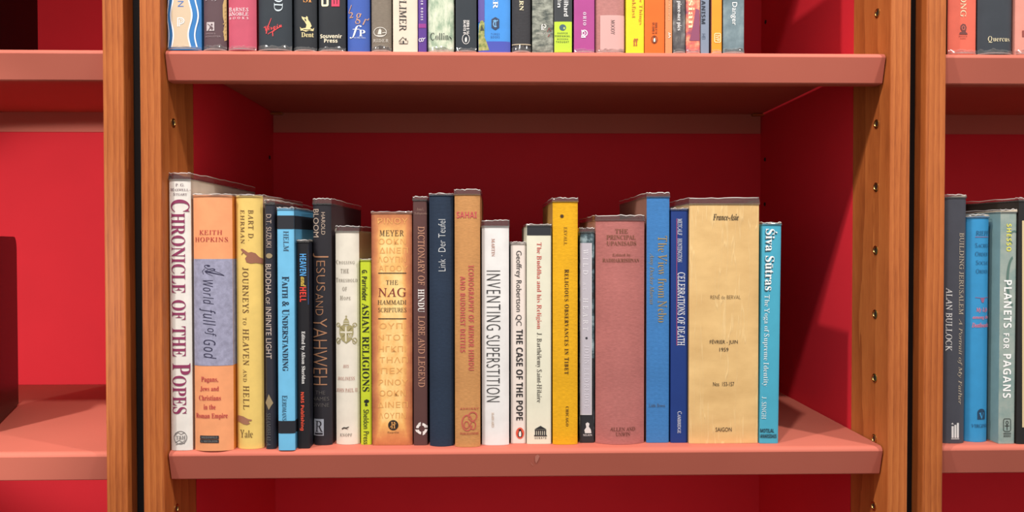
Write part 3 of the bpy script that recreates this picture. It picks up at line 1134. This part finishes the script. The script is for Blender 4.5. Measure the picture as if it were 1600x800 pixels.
DARKPRINT = mat_photo_print((28, 34, 38), (62, 84, 92), (140, 160, 166), 90)
b = B(906, 929, 362, 692, (36, 40, 44), 'short paperback with a grey-lilac spine strip on black', cover=DARKPRINT, bulge=0.0008, power=8, ov=6, board=0.0005, deep=0.13)
b.p('black_panel', (34, 36, 40), rect(900, 560, 932, 700), layer=1)
b.p('spine_label', (182, 178, 188), rect(906.6, 380, 924.2, 648), layer=2)
b.p('spine_label_edge', (214, 210, 214), rect(923.6, 380, 924.6, 648), rect(906.6, 647.4, 924.6, 648.4), layer=3)
b.p('title_lettering', (228, 226, 232), T('WILD at HEART', 'serif', 'down', (911, 390, 919, 517), sc=0.6, track=0.5), layer=4)
b.p('ornament', (48, 48, 56), ell(916.3, 528.5, 1.8, 1.8), layer=4)
b.p('author_lettering', (216, 212, 222), T('JOHN ELDREDGE', 'serif', 'down', (913, 540, 920.5, 638), track=0.2), layer=4)
b.p('publisher_mark', (212, 210, 208), poly([(914, 677), (913, 672), (916, 668), (915, 662), (918, 660), (921, 662), (920, 667), (923, 671), (924, 677)]))
b.p('publisher_lettering', (206, 204, 204), T('NELSON', 'serifb', 'h', (911, 678.5, 925, 681.5)))

b = B(931, 1009.5, 343, 695, (176, 108, 104), 'very wide rounded dusty rose cloth hardback with stamped gold title', kind='cloth', bulge=0.0075, power=2.2, ov=7, deep=0.15, left=(150, 110, 104))
GOLD = (138, 92, 72)
b.p('title_lettering', GOLD, T('THE', 'serifb', 'h', (961, 358, 981, 365)), T('PRINCIPAL', 'serifb', 'h', (948, 367.5, 994, 374.5)), T('UPANISADS', 'serifb', 'h', (948, 377, 995, 384)), kind='foil')
b.p('author_lettering', GOLD, T('Edited by', 'serif', 'h', (957, 396, 986, 402)), T('RADHAKRISHNAN', 'serifb', 'h', (942, 404, 1000, 410)), kind='foil')
b.p('publisher_lettering', (110, 68, 52), T('ALLEN AND', 'serif', 'h', (953, 668, 993, 674)), T('UNWIN', 'serif', 'h', (962, 676, 985, 682)), kind='foil')

b = B(1009.8, 1046.5, 307, 692, (62, 122, 184), 'tall medium blue cloth hardback with gold downward lettering', kind='cloth', bulge=0.0012, power=6, ov=6, left=(128, 92, 82), deep=0.16)
b.p('title_lettering', (176, 154, 104), T('The View from Nebo', 'serif', 'down', (1027.5, 369, 1042, 504)), kind='foil')
b.p('author_lettering', (160, 152, 122), T('Amy Docker Marcus', 'ital', 'down', (1013.5, 396, 1022, 476)), kind='foil')
b.p('publisher_lettering', (92, 104, 120), T('Little, Brown', 'serif', 'h', (1014, 631, 1039, 637)), kind='foil')

b = B(1048.5, 1075.8, 327, 692, (24, 54, 122), 'dark royal blue paperback with condensed white title', kind='paper', bulge=0.0008, power=8, ov=2, board=0.0005, deep=0.15, ref=500)
b.p('rule_line', (190, 70, 110), rect(1057.0, 342, 1057.7, 540))
b.p('author_lettering', (212, 216, 226), T('METCALF   HUNTINGTON', 'serif', 'down', (1058.5, 342, 1065.5, 410)))
b.p('title_lettering', (232, 234, 240), T('CELEBRATIONS OF DEATH', 'serif', 'down', (1058.5, 426, 1070, 540)))
b.p('publisher_lettering', (214, 218, 228), T('Cambridge', 'serif', 'down', (1058.5, 643, 1065, 677), sc=0.8))

b = B(1076.3, 1186, 318, 693, (214, 178, 118), 'very thick creased manila paper volume, the widest on the shelf', cover=mat_creased(), bulge=0.0012, power=10, ov=9, board=0.0008, deep=0.17, left=(190, 160, 120), pages=(196, 170, 124), ref=450)
b.p('title_lettering', (40, 34, 30), T('France-Asie', 'italb', 'h', (1114, 334.5, 1154, 344.5)))
b.p('author_lettering', (92, 72, 48), T('RENÉ de BERVAL', 'thin', 'h', (1110, 460, 1157, 467.5)))
b.p('date_lettering', (66, 52, 38), T('FÉVRIER - JUIN', 'sans', 'h', (1109, 530, 1152.5, 539)), T('1959', 'sans', 'h', (1124, 543.5, 1138, 549.5)))
b.p('number_lettering', (60, 48, 36), T('Nos  153-157', 'sans', 'h', (1114, 597, 1147, 603.5)))
b.p('publisher_lettering', (72, 56, 40), T('SAIGON', 'sans', 'h', (1118, 668, 1143, 674.5)))

b = B(1187, 1216, 350, 693, (70, 164, 192), 'turquoise paperback leaning at the end of the row beside the manila volume', kind='paper', bulge=0.0008, power=8, ov=2.5, board=0.0005, deep=0.14, lean=0.55, ref=690)
b.p('title_shadow', (44, 74, 86), T('Śiva Sūtras', 'serifb', 'down', (1192, 360, 1210, 456)), layer=2)
b.p('title_lettering', (232, 238, 238), T('Śiva Sūtras', 'serifb', 'down', (1193, 358, 1211, 454)), layer=3)
b.p('title_lettering', (218, 232, 234), T('The Yoga of Supreme Identity', 'serif', 'down', (1190, 461, 1200, 604)), layer=3)
b.p('author_lettering', (212, 230, 232), T('J. SINGH', 'serif', 'down', (1189.5, 620, 1196.5, 655)), layer=3)
b.p('publisher_lettering', (26, 44, 56), T('MOTILAL', 'sansb', 'h', (1187.5, 670, 1209, 676)), T('BANARSIDASS', 'sansb', 'h', (1186, 678.5, 1213, 684.5)), layer=3)

row(mid, Z_LO, 500, 'books on the middle shelf')

# ---- upper shelf: only the feet of these books are in the photograph
up = []


def U(x0, x1, color, label, h=0.215, **k):
    top = on_y(800, 0, 0.0).z
    k.setdefault('depth_y', 0.0135)
    # pixel row of the book's top, from its real height above the shelf
    y = k['depth_y']
    a0, a1 = on_y(800, 0, y).z, on_y(800, 100, y).z
    yt = (a0 - (Z_UP + h)) / (a0 - a1) * 100
    bk = Book(x0, x1, yt, 79, color, label, **k)
    up.append(bk)
    return bk


b = U(258.5, 314, (56, 124, 190), 'blue hardback with white wavy lines around a beige strip', h=0.235, bulge=0.003, power=4, depth_y=0.0095, deep=0.16, bottom=1)


def wavy(x_at, y0=-60, y1=74, n=30):
    return [(x_at(y), y) for y in [y0 + (y1 - y0) * i / n for i in range(n + 1)]]


wv = lambda a, am, ph: (lambda y: a + am * math.cos((y - ph) / 62 * 2 * math.pi))
lw_, rw_ = wv(268.5, 2.3, 55), wv(294, -3.6, 25 + 31)
rw_ = wv(297, 2.8, 24)
L1, R1 = wavy(lw_), wavy(rw_)
b.p('spine_strip', (208, 186, 158), poly(L1 + R1[::-1]), layer=1)
b.p('wavy_line', (238, 240, 242), line(L1, 2.2), line(R1, 2.2), line(wavy(wv(261.5, 1.6, 55)), 1.4), line(wavy(wv(306.5, 2.4, 24)), 2.0), layer=2)
b.p('title_lettering', (66, 112, 184), T('N', 'sans', 'down', (278, 2, 287, 11)))
b.p('publisher_mark', (240, 240, 238), line([(278, 28), (278, 42)], 1.6), line([(280.8, 31), (280.8, 42)], 1.4), ring(283, 33, 5.6, 5.2, 1.5, 14, -95, 95), ring(282.6, 33.2, 3.0, 2.8, 1.0, 14, -95, 95), line([(277.3, 28.5), (283, 28.5)], 1.4), line([(281, 38), (283.5, 38)], 1.3), layer=3)

b = U(316, 353.5, (92, 70, 76), 'plum brown jacket with a gold strip along one edge and pressed film at its foot', bulge=0.003, power=3, bottom=2.4, depth_y=0.0115)
b.p('publisher_mark', (196, 184, 186), rect(322.5, 35, 335, 48.5))
b.p('publisher_mark', (96, 74, 80), ell(331, 39, 1.6, 1.6), poly([(328, 41), (332, 42), (333.5, 45), (331.5, 48), (329, 45), (326.5, 48), (324.5, 48), (327.5, 44)]), line([(324, 37.5), (329, 41)], 1.2), layer=3)
b.p('publisher_lettering', (148, 130, 134), T('SIMON &', 'sans', 'h', (321, 51.5, 337, 54)), T('SCHUSTER', 'sans', 'h', (320, 56, 345, 58.5)))
b.p('title_lettering', (176, 166, 172), T('s', 'serif', 'h', (331, -4, 338, 2)), T('F', 'serif', 'h', (320, -7, 325, 1)))
b.p('gold_strip', (196, 164, 108), poly([(347.5, 8), (350.5, -6), (352, -40), (353.4, -40), (353.4, 62), (350, 64), (348.5, 50), (350, 38), (347.8, 26)]), *[line([(348 + (i % 2), 14 + i * 6), (353, 10 + i * 6)], 1.3) for i in range(8)])

b = U(355, 400, (192, 84, 106), 'raspberry pink hardback with white bookseller lettering', bulge=0.0035, power=3, depth_y=0.0095, side=(170, 44, 56), deep=0.16, bottom=1.2)
b.p('publisher_lettering', (240, 232, 234), T('Barnes', 'serif', 'h', (356.5, 11.5, 388, 18), sc=0.84, track=0.06), T('&Noble', 'serif', 'h', (356.5, 18.8, 388, 25), sc=0.84, track=0.02), T('BOOKS', 'serif', 'h', (357, 26.8, 388, 30.2), track=0.5))

b = U(402, 456, (44, 52, 60), 'slate black hardback with a red handwritten logo', h=0.235, bulge=0.003, power=4, bottom=2, depth_y=0.0115)
b.p('title_lettering', (198, 212, 220), T('OD', 'serif', 'down', (428, -9, 442, 18)))
b.p('publisher_lettering', (230, 70, 74), T('Virgin', 'script', 'h', (412, 38, 441, 50), tilt=14), line([(418, 54), (427, 49), (440, 41)], [0.6, 1.2, 0.8]), line([(416, 53), (418, 44), (424, 29)], [1.6, 1.4, 0.8]), line([(426, 50), (426.5, 57)], 1.3))

b = U(457.5, 495, (36, 40, 46), 'black hardback with a gold figure on an anchor emblem', bulge=0.003, power=4, bottom=1.2)
b.p('title_lettering', (222, 150, 80), T('SI', 'serifb', 'h', (474, -7, 487, 4)))
b.p('publisher_mark', (222, 206, 152), poly([(471, 26), (475, 27.5), (478, 28), (479, 25.5), (481, 27), (481.5, 31), (485, 36), (487, 41), (485, 44), (478, 44), (479, 39), (476, 34), (472.5, 30)]),
    poly([(468.8, 42), (471, 45), (477, 44), (484, 44), (488, 46), (490.5, 43.5), (489.5, 49), (483, 48), (478, 50), (473, 48), (469.8, 48.5)]))
b.p('publisher_mark', (40, 42, 46), poly([(475.5, 29), (478, 30), (479, 34), (477, 33)]), line([(474, 46.5), (480, 47.3), (486, 46.8)], 1.0), layer=3)
b.p('publisher_lettering', (222, 206, 152), T('Dent', 'serifb', 'h', (471, 51, 490, 58.5)))

b = U(496.5, 540, (38, 42, 48), 'black hardback with cream and pink block letters cut by the frame', bulge=0.003, power=4, bottom=1.5)
b.p('title_lettering', (236, 226, 192), frame(502, -22, 513.5, 10.5, 3.2, 3))
b.p('title_lettering', (222, 58, 94), rect(518, -8, 530.5, -2), rect(518, 7, 530.5, 10.5), rect(518, -8, 521.5, 10.5), rect(527.2, -8, 530.5, 10.5), rect(522.8, -8, 526, 7))
b.p('publisher_lettering', (236, 226, 200), T('Souvenir', 'sansb', 'h', (500, 53.5, 534, 60)), T('Press', 'sansb', 'h', (506.5, 61, 527.5, 67)))

b = U(541.5, 578, (62, 92, 172), 'royal blue hardback with orange script and a white italic monogram', bulge=0.004, power=2.8)
b.p('title_lettering', (196, 150, 122), T('2', 'ital', 'h', (545, 19, 552, 28)), T('g', 'ital', 'h', (555, 21, 565, 38)), line([(544, 20), (549, 8)], 1.2), line([(567, 39), (571, 30), (574, 31), (576, 28)], [1.8, 1.5, 1.5, 1.2]))
b.p('publisher_mark', (236, 240, 244), T('f', 'ital', 'h', (546, 40, 565, 60)), T('P', 'serifb', 'h', (561, 47, 570.5, 57)))
b.p('publisher_lettering', (206, 214, 228), T('THE FREE PRESS', 'serif', 'h', (552, 58.3, 571, 60.3)))

b = U(579.5, 612, (126, 116, 104), 'grey brown cloth-textured book with an oval boat emblem', kind='cloth', bulge=0.0025, power=4, bottom=2.6)
b.p('publisher_mark', (212, 208, 200), ring(594, 50.5, 10.3, 7.8, 1.0), poly([(586, 55.5), (602, 55.5), (600, 57), (588, 57)]), poly([(590, 54), (592, 47), (594, 45), (596, 48), (596, 54)]), line([(597, 52), (603, 51)], 1.2))
b.p('publisher_lettering', (204, 200, 192), T('RIDER', 'serif', 'h', (583, 61.5, 607, 66.3), track=0.12))

b = U(614, 652.5, (222, 206, 188), 'cream paperback with tall black serif capitals and a house emblem', kind='paper', bulge=0.001, power=8, board=0.0006)
b.p('author_lettering', (46, 44, 46), T('PLIMER', 'serif', 'down', (624, -8, 635, 49)))
b.p('publisher_mark', (44, 44, 46), line([(623.5, 65), (629.5, 58.5), (635, 64)], 1.1), line([(624, 64.5), (624, 68.6), (637, 68.6), (637, 63.5)], 1.0), rect(629, 64, 631.4, 68.6), rect(633.5, 60, 635, 63.5), line([(626.5, 64), (626.5, 68)], 0.8))

b = U(653.5, 666.5, (88, 56, 138), 'thin purple paperback with a magenta stripe', kind='paper', bulge=0.0006, power=8, board=0.0005, h=0.19)
b.p('magenta_stripe', (142, 48, 134), rect(650, 37.5, 670, 44), layer=1)
b.p('author_lettering', (226, 218, 234), T('AGER ROSES', 'sansb', 'down', (657.5, -8, 661, 32), track=0.4))
b.p('publisher_mark', (226, 220, 234), ring(656.8, 63, 2.6, 2.8, 0.9), ring(660, 62.5, 2.2, 3, 0.9), line([(661, 62), (664.6, 59.5)], 1.0))

GREENWASH = mat_photo_print((142, 164, 140), (190, 202, 178), (212, 216, 196), 130, stretch=(1, 1, 0.45))
b = U(667.5, 710, (190, 200, 178), 'pale green watercolour-printed hardback with a thin serif name', cover=GREENWASH, bulge=0.003, power=4, side=(112, 84, 58), bottom=2.2)
b.p('publisher_lettering', (44, 50, 48), T('Collins', 'serif', 'h', (672, 51.5, 705.5, 63)))

b = U(712, 744.5, (42, 50, 58), 'slate paperback with white number lines above an oval bird emblem', kind='paper', bulge=0.0008, power=8, board=0.0006, bottom=1.5)
b.p('number_lettering', (226, 224, 222), T('ISBN 0 14', 'sansb', 'down', (729, 32, 733.3, 53)), T('04.4515 8', 'sansb', 'down', (724, 32, 728.2, 53)))
ct, ft = penguin(728, 61.3, 5.4, 8)
b.p('publisher_mark', (214, 212, 210), ring(728, 61.3, 6, 8.2, 0.9), ft)

b = U(746.5, 798, (66, 140, 216), 'bright blue hardback with a dark hexagonal badge and a green gargoyle', h=0.235, bulge=0.003, power=4, side=(44, 96, 190))
b.p('blue_foot', (64, 76, 170), rect(744, 65, 800, 90), layer=1)
b.p('purple_strip', (84, 74, 150), rect(744, -60, 757, 34), layer=1)
b.p('gargoyle', mat_photo_print((104, 120, 62), (146, 150, 84), (176, 170, 110), 260), poly([(747.5, 79), (747.5, 52), (748.5, 38), (751, 32.5), (754, 32), (757, 36), (757, 58), (761, 68), (764.5, 79)]), layer=2)
b.p('gargoyle_face', (58, 62, 44), poly([(750, 48), (752.5, 39), (756.5, 48)]), layer=3)
b.p('title_lettering', (236, 238, 240), T('ER', 'serifb', 'down', (770.5, -9, 778, 14)))
b.p('publisher_mark', (42, 58, 88), poly([(774, 27), (780, 30.5), (780, 43.5), (774, 47.5), (768, 43.5), (768, 30.5)]))
b.p('publisher_mark', (120, 178, 226), ring(774.3, 38, 4, 5, 1.3, 16, 60, 280), line([(770.5, 33.5), (773, 32), (776, 33.4), (778, 32)], 1.3), line([(774.5, 34), (774.5, 42)], 1.1), layer=3)
b.p('publisher_lettering', (38, 72, 130), T('TIMES', 'sans', 'h', (767, 52, 780.5, 55.3), track=0.35), T('BOOKS', 'sans', 'h', (767, 56.6, 780.5, 60), track=0.25))

b = U(799.5, 830.5, (56, 56, 60), 'charcoal grey cloth book with small cream capitals', kind='cloth', bulge=0.003, power=3, bottom=3)
b.p('author_lettering', (226, 214, 178), T('SARN', 'serifb', 'down', (811.5, -12, 818, 17)))
b.p('cream_line', (178, 164, 140), rect(800, 69, 831, 70.6))

SEA = mat_photo_print((70, 78, 74), (122, 126, 116), (158, 162, 150), 90, stretch=(1, 1, 2.2))
b = U(831.5, 864.5, (120, 122, 114), 'grey photographic-print paperback with a white letter mark', cover=SEA, bulge=0.0008, power=8, board=0.0006)
b.p('publisher_mark', (228, 226, 222), line([(846.8, 39), (846.8, 47.5)], 1.6), ring(849.5, 41.5, 4, 3.4, 1.2, 14, -100, 100), line([(846, 39), (850, 38.6)], 1.2), line([(849.4, 42), (849.4, 47.5)], 1.2))
b.p('publisher_lettering', (196, 192, 186), T('PRINCETON', 'serif', 'h', (838, 51.5, 860, 54), track=0.1))
b.p('red_mark', (150, 60, 56), line([(855, 50), (858, 44), (861, 49)], 0.9), line([(856, 58), (859, 54)], 0.9))

b = U(865.5, 894, (56, 60, 64), 'dark grey paperback with a lime green foot panel', kind='paper', bulge=0.0008, power=8, board=0.0005, h=0.2)
b.p('lime_panel', (180, 208, 54), rect(866, 34.3, 894.5, 82), layer=1)
b.p('title_lettering', (224, 226, 226), T('eilhard', 'sansb', 'down', (881, -4, 888, 26)), T('dín', 'sansb', 'down', (871, -5, 877, 12)))
b.p('publisher_mark', (62, 92, 106), ell(879.2, 43.5, 5.3, 5))
b.p('publisher_mark', (214, 234, 120), T('x', 'sansb', 'h', (880, 43, 883, 46)), layer=3)
b.p('publisher_lettering', (92, 116, 50), T('HARPER', 'sansb', 'h', (871, 51, 887, 53.8), track=0.15), T('MODERN', 'sansb', 'h', (870.5, 60.2, 887.5, 63), track=0.15))
b.p('publisher_lettering', (52, 76, 40), T('PERENNIAL', 'sansb', 'h', (867, 55.5, 891, 58.4), track=0.15), T('THOUGHT', 'sansb', 'h', (868.5, 64.6, 889, 67.6), track=0.15))

b = U(897, 929, (168, 70, 138), 'magenta purple paperback with white vertical capitals', kind='paper', bulge=0.0008, power=8, board=0.0006, bottom=1)
b.p('publisher_lettering', (238, 226, 236), T('OHIO', 'serifb', 'down', (911, 19.5, 916, 40), track=0.25))
b.p('publisher_mark', (240, 230, 238), ring(913.2, 52.2, 5.0, 5.2, 1.4), ring(911.8, 52.2, 2.6, 3.2, 1.1), rect(908, 57.8, 915, 59.4), line([(909, 47), (909, 59)], 1.1))

b = U(930.5, 977, (178, 122, 118), 'dusty pink leathery hardback with a paler paper label', kind='cloth', bulge=0.0035, power=3, bottom=1.4)
b.p('paper_label', (208, 160, 156), rect(938, 24, 976.5, 80), layer=1)
b.p('author_lettering', (52, 44, 48), T('MOODY', 'serif', 'down', (954.5, 31.5, 960.5, 54.5)))

b = U(978.5, 1006.5, (226, 208, 40), 'lemon yellow paperback with brown-orange downward title', kind='paper', bulge=0.0008, power=8, board=0.0005, h=0.2)
b.p('title_lettering', (196, 118, 44), T('ole Things', 'serif', 'down', (997.5, -8, 1004, 39)), T('eakfast', 'serif', 'down', (987.5, -8, 993.5, 28.5)))
b.p('publisher_lettering', (176, 78, 52), T('ff', 'serifb', 'h', (989.5, 60.5, 997, 72)))

b = U(1007.5, 1038.5, (232, 104, 34), 'vivid orange paperback with a bird oval near its foot', kind='paper', bulge=0.0008, power=8, board=0.0005, h=0.2)
b.p('number_lettering', (96, 52, 26), T('ISBN 0 14', 'sansb', 'down', (1023.5, 35.5, 1027, 53)), T('01.3048 8', 'sansb', 'down', (1019, 35.5, 1022.6, 53)))
ct, ft = penguin(1022.4, 62.2, 4.6, 6.2)
b.p('publisher_mark', (70, 40, 26), ring(1022.4, 62.2, 5, 6.4, 0.8), ct)
b.p('publisher_mark', (244, 236, 226), ft, layer=3)

b = U(1039.5, 1050.5, (208, 138, 92), 'very thin copper orange paperback', kind='paper', bulge=0.0005, power=8, board=0.0004, h=0.19)
b.p('publisher_mark', (244, 234, 226), line([(1044, 52), (1047.5, 53), (1044.5, 55), (1047.5, 57), (1044.5, 59.5)], 1.4))
b.p('title_lettering', (226, 178, 140), T('ORIENTATIONS', 'sans', 'down', (1044.3, -20, 1046.8, 32)))

SMOKE = mat_photo_print((52, 50, 54), (86, 84, 86), (140, 138, 136), 60, stretch=(1, 1, 0.6))
b = U(1051.5, 1071, (60, 58, 62), 'smoky dark grey paperback with white bold lowercase title', cover=SMOKE, bulge=0.0008, power=8, board=0.0005, h=0.2, bottom=1.2)
b.p('title_lettering', (232, 230, 230), T('pince-nez pics', 'serifb', 'down', (1057, 2, 1064.5, 48)))

RAW = mat_photo_print((142, 72, 98), (226, 112, 92), (240, 176, 140), 70)
b = U(1072, 1094, (226, 116, 96), 'coral and maroon illustrated paperback with cream title letters', cover=RAW, bulge=0.0008, power=8, board=0.0005, h=0.2, bottom=1.2)
b.p('maroon_panel', (136, 70, 100), poly([(1077, 64), (1083, 40), (1087, 14), (1093, 16), (1093.5, 64)]), layer=1)
b.p('title_lettering', (240, 220, 176), T('ssian', 'serifb', 'down', (1075.5, -10, 1085, 45)))

b = U(1095, 1108, (126, 138, 158), 'thin blue-grey paperback with dark bold capitals', kind='paper', bulge=0.0006, power=8, board=0.0005, h=0.2)
b.p('title_lettering', (40, 50, 66), T('ANISM', 'sansb', 'down', (1095.8, 1, 1102, 37.5), track=0.06))
b.p('publisher_lettering', (66, 82, 106), T('HEI', 'thin', 'down', (1096.5, 53, 1102, 61.5)))

b = U(1112, 1128, (240, 150, 40), 'amber orange paperback with a framed letter mark', kind='paper', bulge=0.0008, power=8, board=0.0005, left=(150, 96, 96), h=0.2, bottom=1)
b.p('publisher_mark', (250, 226, 170), frame(1115.8, 52, 1126.5, 67, 1.2, 2.6), T('IVP', 'sansb', 'down', (1118.2, 54.5, 1124.2, 64.5)))

TEAL = mat_photo_print((88, 108, 116), (112, 132, 140), (140, 158, 162), 26)
b = U(1129.5, 1163.5, (112, 132, 140), 'steel blue hardback at the end of the row, with white lowercase title', cover=TEAL, bulge=0.001, power=8, board=0.002, bottom=2.4, left=(84, 98, 104))
b.p('title_lettering', (238, 240, 240), T('Danger', 'sans', 'down', (1141.5, 4, 1151.5, 40)))

row(up, Z_UP, 60, 'books on the upper shelf')

# ---- neighbouring bookcase: upper pair and lower row
up = []
b = U(1481, 1526.5, (222, 104, 84), 'coral red hardback touching the wooden post, with a portrait emblem', left=(52, 46, 52), bulge=0.0015, power=6, depth_y=0.0115, bottom=1.4)
b.p('title_lettering', (236, 214, 176), T('RONG', 'serif', 'down', (1500.5, -16, 1509.5, 27)))
b.p('publisher_mark', (110, 58, 56), poly([(1498.5, 54), (1500, 50.5), (1503, 50), (1500.5, 45), (1501, 40), (1504, 37.4), (1508, 38.5), (1510, 43), (1509, 48), (1508.5, 50.5), (1511, 52), (1511.5, 54.3)]))
b.p('publisher_mark', (216, 110, 90), ring(1505, 44, 2.6, 3.4, 0.8), layer=3)
b.p('publisher_lettering', (150, 74, 64), T('RIDER', 'serif', 'h', (1498, 56, 1511.5, 58)), T('1892', 'serif', 'h', (1500, 59.5, 1509, 61.5)))
b = U(1529, 1584, (56, 62, 70), 'slate grey hardback with a cream serif publisher name', bulge=0.003, power=4, depth_y=0.0115, bottom=2.2, h=0.235)
b.p('publisher_lettering', (234, 222, 184), T('Quercus', 'serif', 'h', (1543.5, 57, 1578, 67.3)))
b = U(1586, 1622, (226, 150, 136), 'pale coral pink book cut off by the photo edge', bulge=0.001, power=8, depth_y=0.0115, bottom=1.6)
b.p('red_mark', (150, 70, 62), rect(1597, 48, 1612, 58))
row(up, Z_UP, 60, 'books on the upper shelf of the bookcase by the photo edge')

mid = []
b = B(1474, 1511, 308, 693, (70, 72, 82), 'slate grey hardback with tan and white downward lettering, touching the wooden post', bulge=0.003, power=3.4, ov=4, deep=0.16)
b.p('title_lettering', (182, 170, 152), T('BUILDING JERUSALEM', 'serif', 'down', (1498.5, 364, 1506.5, 492)), T('A Portrait of My Father', 'ital', 'down', (1496, 498, 1504, 632)))
b.p('author_lettering', (226, 226, 226), T('ALAN BULLOCK', 'serif', 'down', (1478.5, 450, 1487.5, 549)))
b.p('publisher_mark', (222, 222, 222), rect(1486.5, 666, 1490, 684.5), rect(1491, 664, 1494, 684.5), rect(1494.8, 661, 1498, 684.5), poly([(1486, 663), (1488, 660.5), (1490, 663.5)]), line([(1486, 686), (1498.5, 686)], 1.0))

b = B(1512, 1549, 339, 691, (52, 142, 196), 'azure blue rounded hardback between a slate one and a pale grey-green one', bulge=0.005, power=2.4, ov=4, deep=0.15)
b.p('author_lettering', (34, 84, 122), T('RIEFF', 'serif', 'h', (1525, 361, 1547, 368)))
b.p('title_lettering', (36, 92, 132), T('Sacred', 'serif', 'h', (1524, 380, 1547.5, 387), sc=0.8), T('Order/', 'serif', 'h', (1524, 393.5, 1547.5, 400.5), sc=0.8), T('Social', 'serif', 'h', (1525, 407, 1547.5, 414), sc=0.8), T('Order', 'serif', 'h', (1525, 420.5, 1546, 427.5), sc=0.8))
b.p('ornament', (150, 92, 128), rect(1524, 370.2, 1547, 371), line([(1524, 465), (1534, 466), (1547, 465)], 0.8), poly([(1532, 467), (1535, 465.5), (1539, 467), (1537, 473), (1534, 473)]))
b.p('subtitle_lettering', (222, 118, 134), T('My Life', 'italb', 'h', (1525, 481, 1545, 489)), T('among the', 'italb', 'h', (1520.5, 493, 1547.5, 500)), T('Deathworks', 'italb', 'h', (1519.5, 504.5, 1548, 512)))
b.p('publisher_mark', (28, 62, 92), rect(1527, 644, 1540, 655.5), ring(1533.5, 645, 6.5, 6, 6, 12, 180, 360), layer=2)
b.p('publisher_mark', (52, 142, 196), T('V', 'serifb', 'h', (1529, 645, 1538, 655)), layer=3)
b.p('publisher_lettering', (30, 74, 110), T('VIRGINIA', 'serif', 'h', (1518.5, 663, 1547.5, 668.5)))

PALEMAP = mat_photo_print((120, 148, 146), (146, 162, 156), (164, 174, 166), 24)
b = B(1562.5, 1588, 331, 693.5, (152, 162, 156), 'pale grey-green paperback with bold white title and a framed ankh', cover=PALEMAP, bulge=0.0008, power=8, ov=4, board=0.0008, deep=0.15, left=(126, 158, 160), ref=500)
b.p('author_lettering', (226, 222, 92), T('SHESSO', 'sansb', 'down', (1572.5, 350, 1580, 393), track=0.12))
b.p('title_lettering', (242, 244, 244), T('PLANETS for PAGANS', 'sansb', 'down', (1567.5, 438, 1580, 622), sc=0.72, track=0.06))
b.p('swirl', (88, 118, 110), ring(1585, 372, 9, 12, 3, 16, 120, 300), ring(1584, 440, 12, 40, 4, 18, 100, 260), layer=1)
b.p('publisher_mark', (42, 48, 46), frame(1567.3, 654, 1579.3, 674.5, 0.9, 3), ring(1573.3, 660.5, 2.2, 3, 0.9), line([(1573.3, 663), (1573.3, 672)], 1.1), line([(1569.8, 665.5), (1576.8, 665.5)], 1.1))
b.p('publisher_lettering', (62, 68, 66), T('WEISER', 'sansb', 'h', (1567.5, 676, 1579.5, 679)), T('BOOKS', 'sansb', 'h', (1568, 680, 1579, 683)))

b = B(1590, 1640, 313, 694, (36, 35, 36), 'tall black-bordered book with a cream panel, cut off by the photo edge', bulge=0.001, power=8, ov=4, deep=0.24, left=(46, 42, 40), ref=500)
b.p('cream_panel', (214, 192, 150), rect(1597, 345, 1634, 668), layer=1)
row(mid, Z_LO, 500, 'books on the middle shelf of the bookcase by the photo edge')


# ------------------------------------------------------------------ bookends in the bookcase with the bright interior
def bookend(label, far, near, z, height, r=0.016):
    far, near = Vector(far), Vector(near)
    d = (near - far)
    L = d.length
    root = thing('bookend', label, 'bookend', (far.x, far.y, z + 0.0001), 'black bookends', (0, 0, math.atan2(d.y, d.x)))
    pts = [(0, 0.0015), (0, height - r)]
    for i in range(1, 9):
        a = math.pi - i * math.pi / 16
        pts.append((r + r * math.cos(a), height - r + r * math.sin(a)))
    for i in range(0, 9):
        a = math.pi / 2 - i * math.pi / 16
        pts.append((L - r + r * math.cos(a), height - r + r * math.sin(a)))
    pts.append((L, 0.0015))
    obj('upright_plate', prism_bm(pts, 'y', -0.0022, 0.0), STEEL, root)
    obj('base_plate', box_bm(0.008, L - 0.008, -0.095, -0.0004, 0.0, 0.0014, 0.0004), STEEL, root)
    return root


fa = on_z(29, 633, Z_LO)
ne = on_z(-4, 667, Z_LO)
dv = Vector((ne.x - fa.x, ne.y - fa.y, 0)).normalized() * 0.15
be = bookend('black steel bookend with rounded corners on the middle shelf', (fa.x, fa.y, 0), (fa.x + dv.x, fa.y + dv.y, 0), Z_LO, (on_y(34, 370, fa.y).z - Z_LO))
xe = on_y(59, 40, 0.19).x
be2 = bookend('black steel bookend on the upper shelf, its top beyond the frame', (xe, 0.19, 0), (xe + 0.012, 0.035, 0), Z_UP, 0.205)

# a chip in the paint of the middle shelf's lip
lip_shelf = [o for o in case_mid.children if o.name.startswith('shelf') and abs(o.location.z - Z_LO) < 1e-4][0]
bm = bmesh.new()
for pts in ([(836, 712), (840, 709), (843, 712), (841, 718), (838, 724), (836, 720)], [(829, 722), (831, 724), (834, 728), (832, 727)]):
    vs = []
    for u, v in pts:
        P = on_y(u, v, 0.009)
        zl = P.z - Z_LO
        yl = SHELF_Y - 0.0032 + 0.0058 * (-zl - 0.0044) / (LIP - 0.0054) - 0.0003
        vs.append(bm.verts.new((P.x, yl, zl)))
    bm.faces.new(vs)
obj('paint_chip', bm, mat('ink', (206, 132, 116)), lip_shelf)
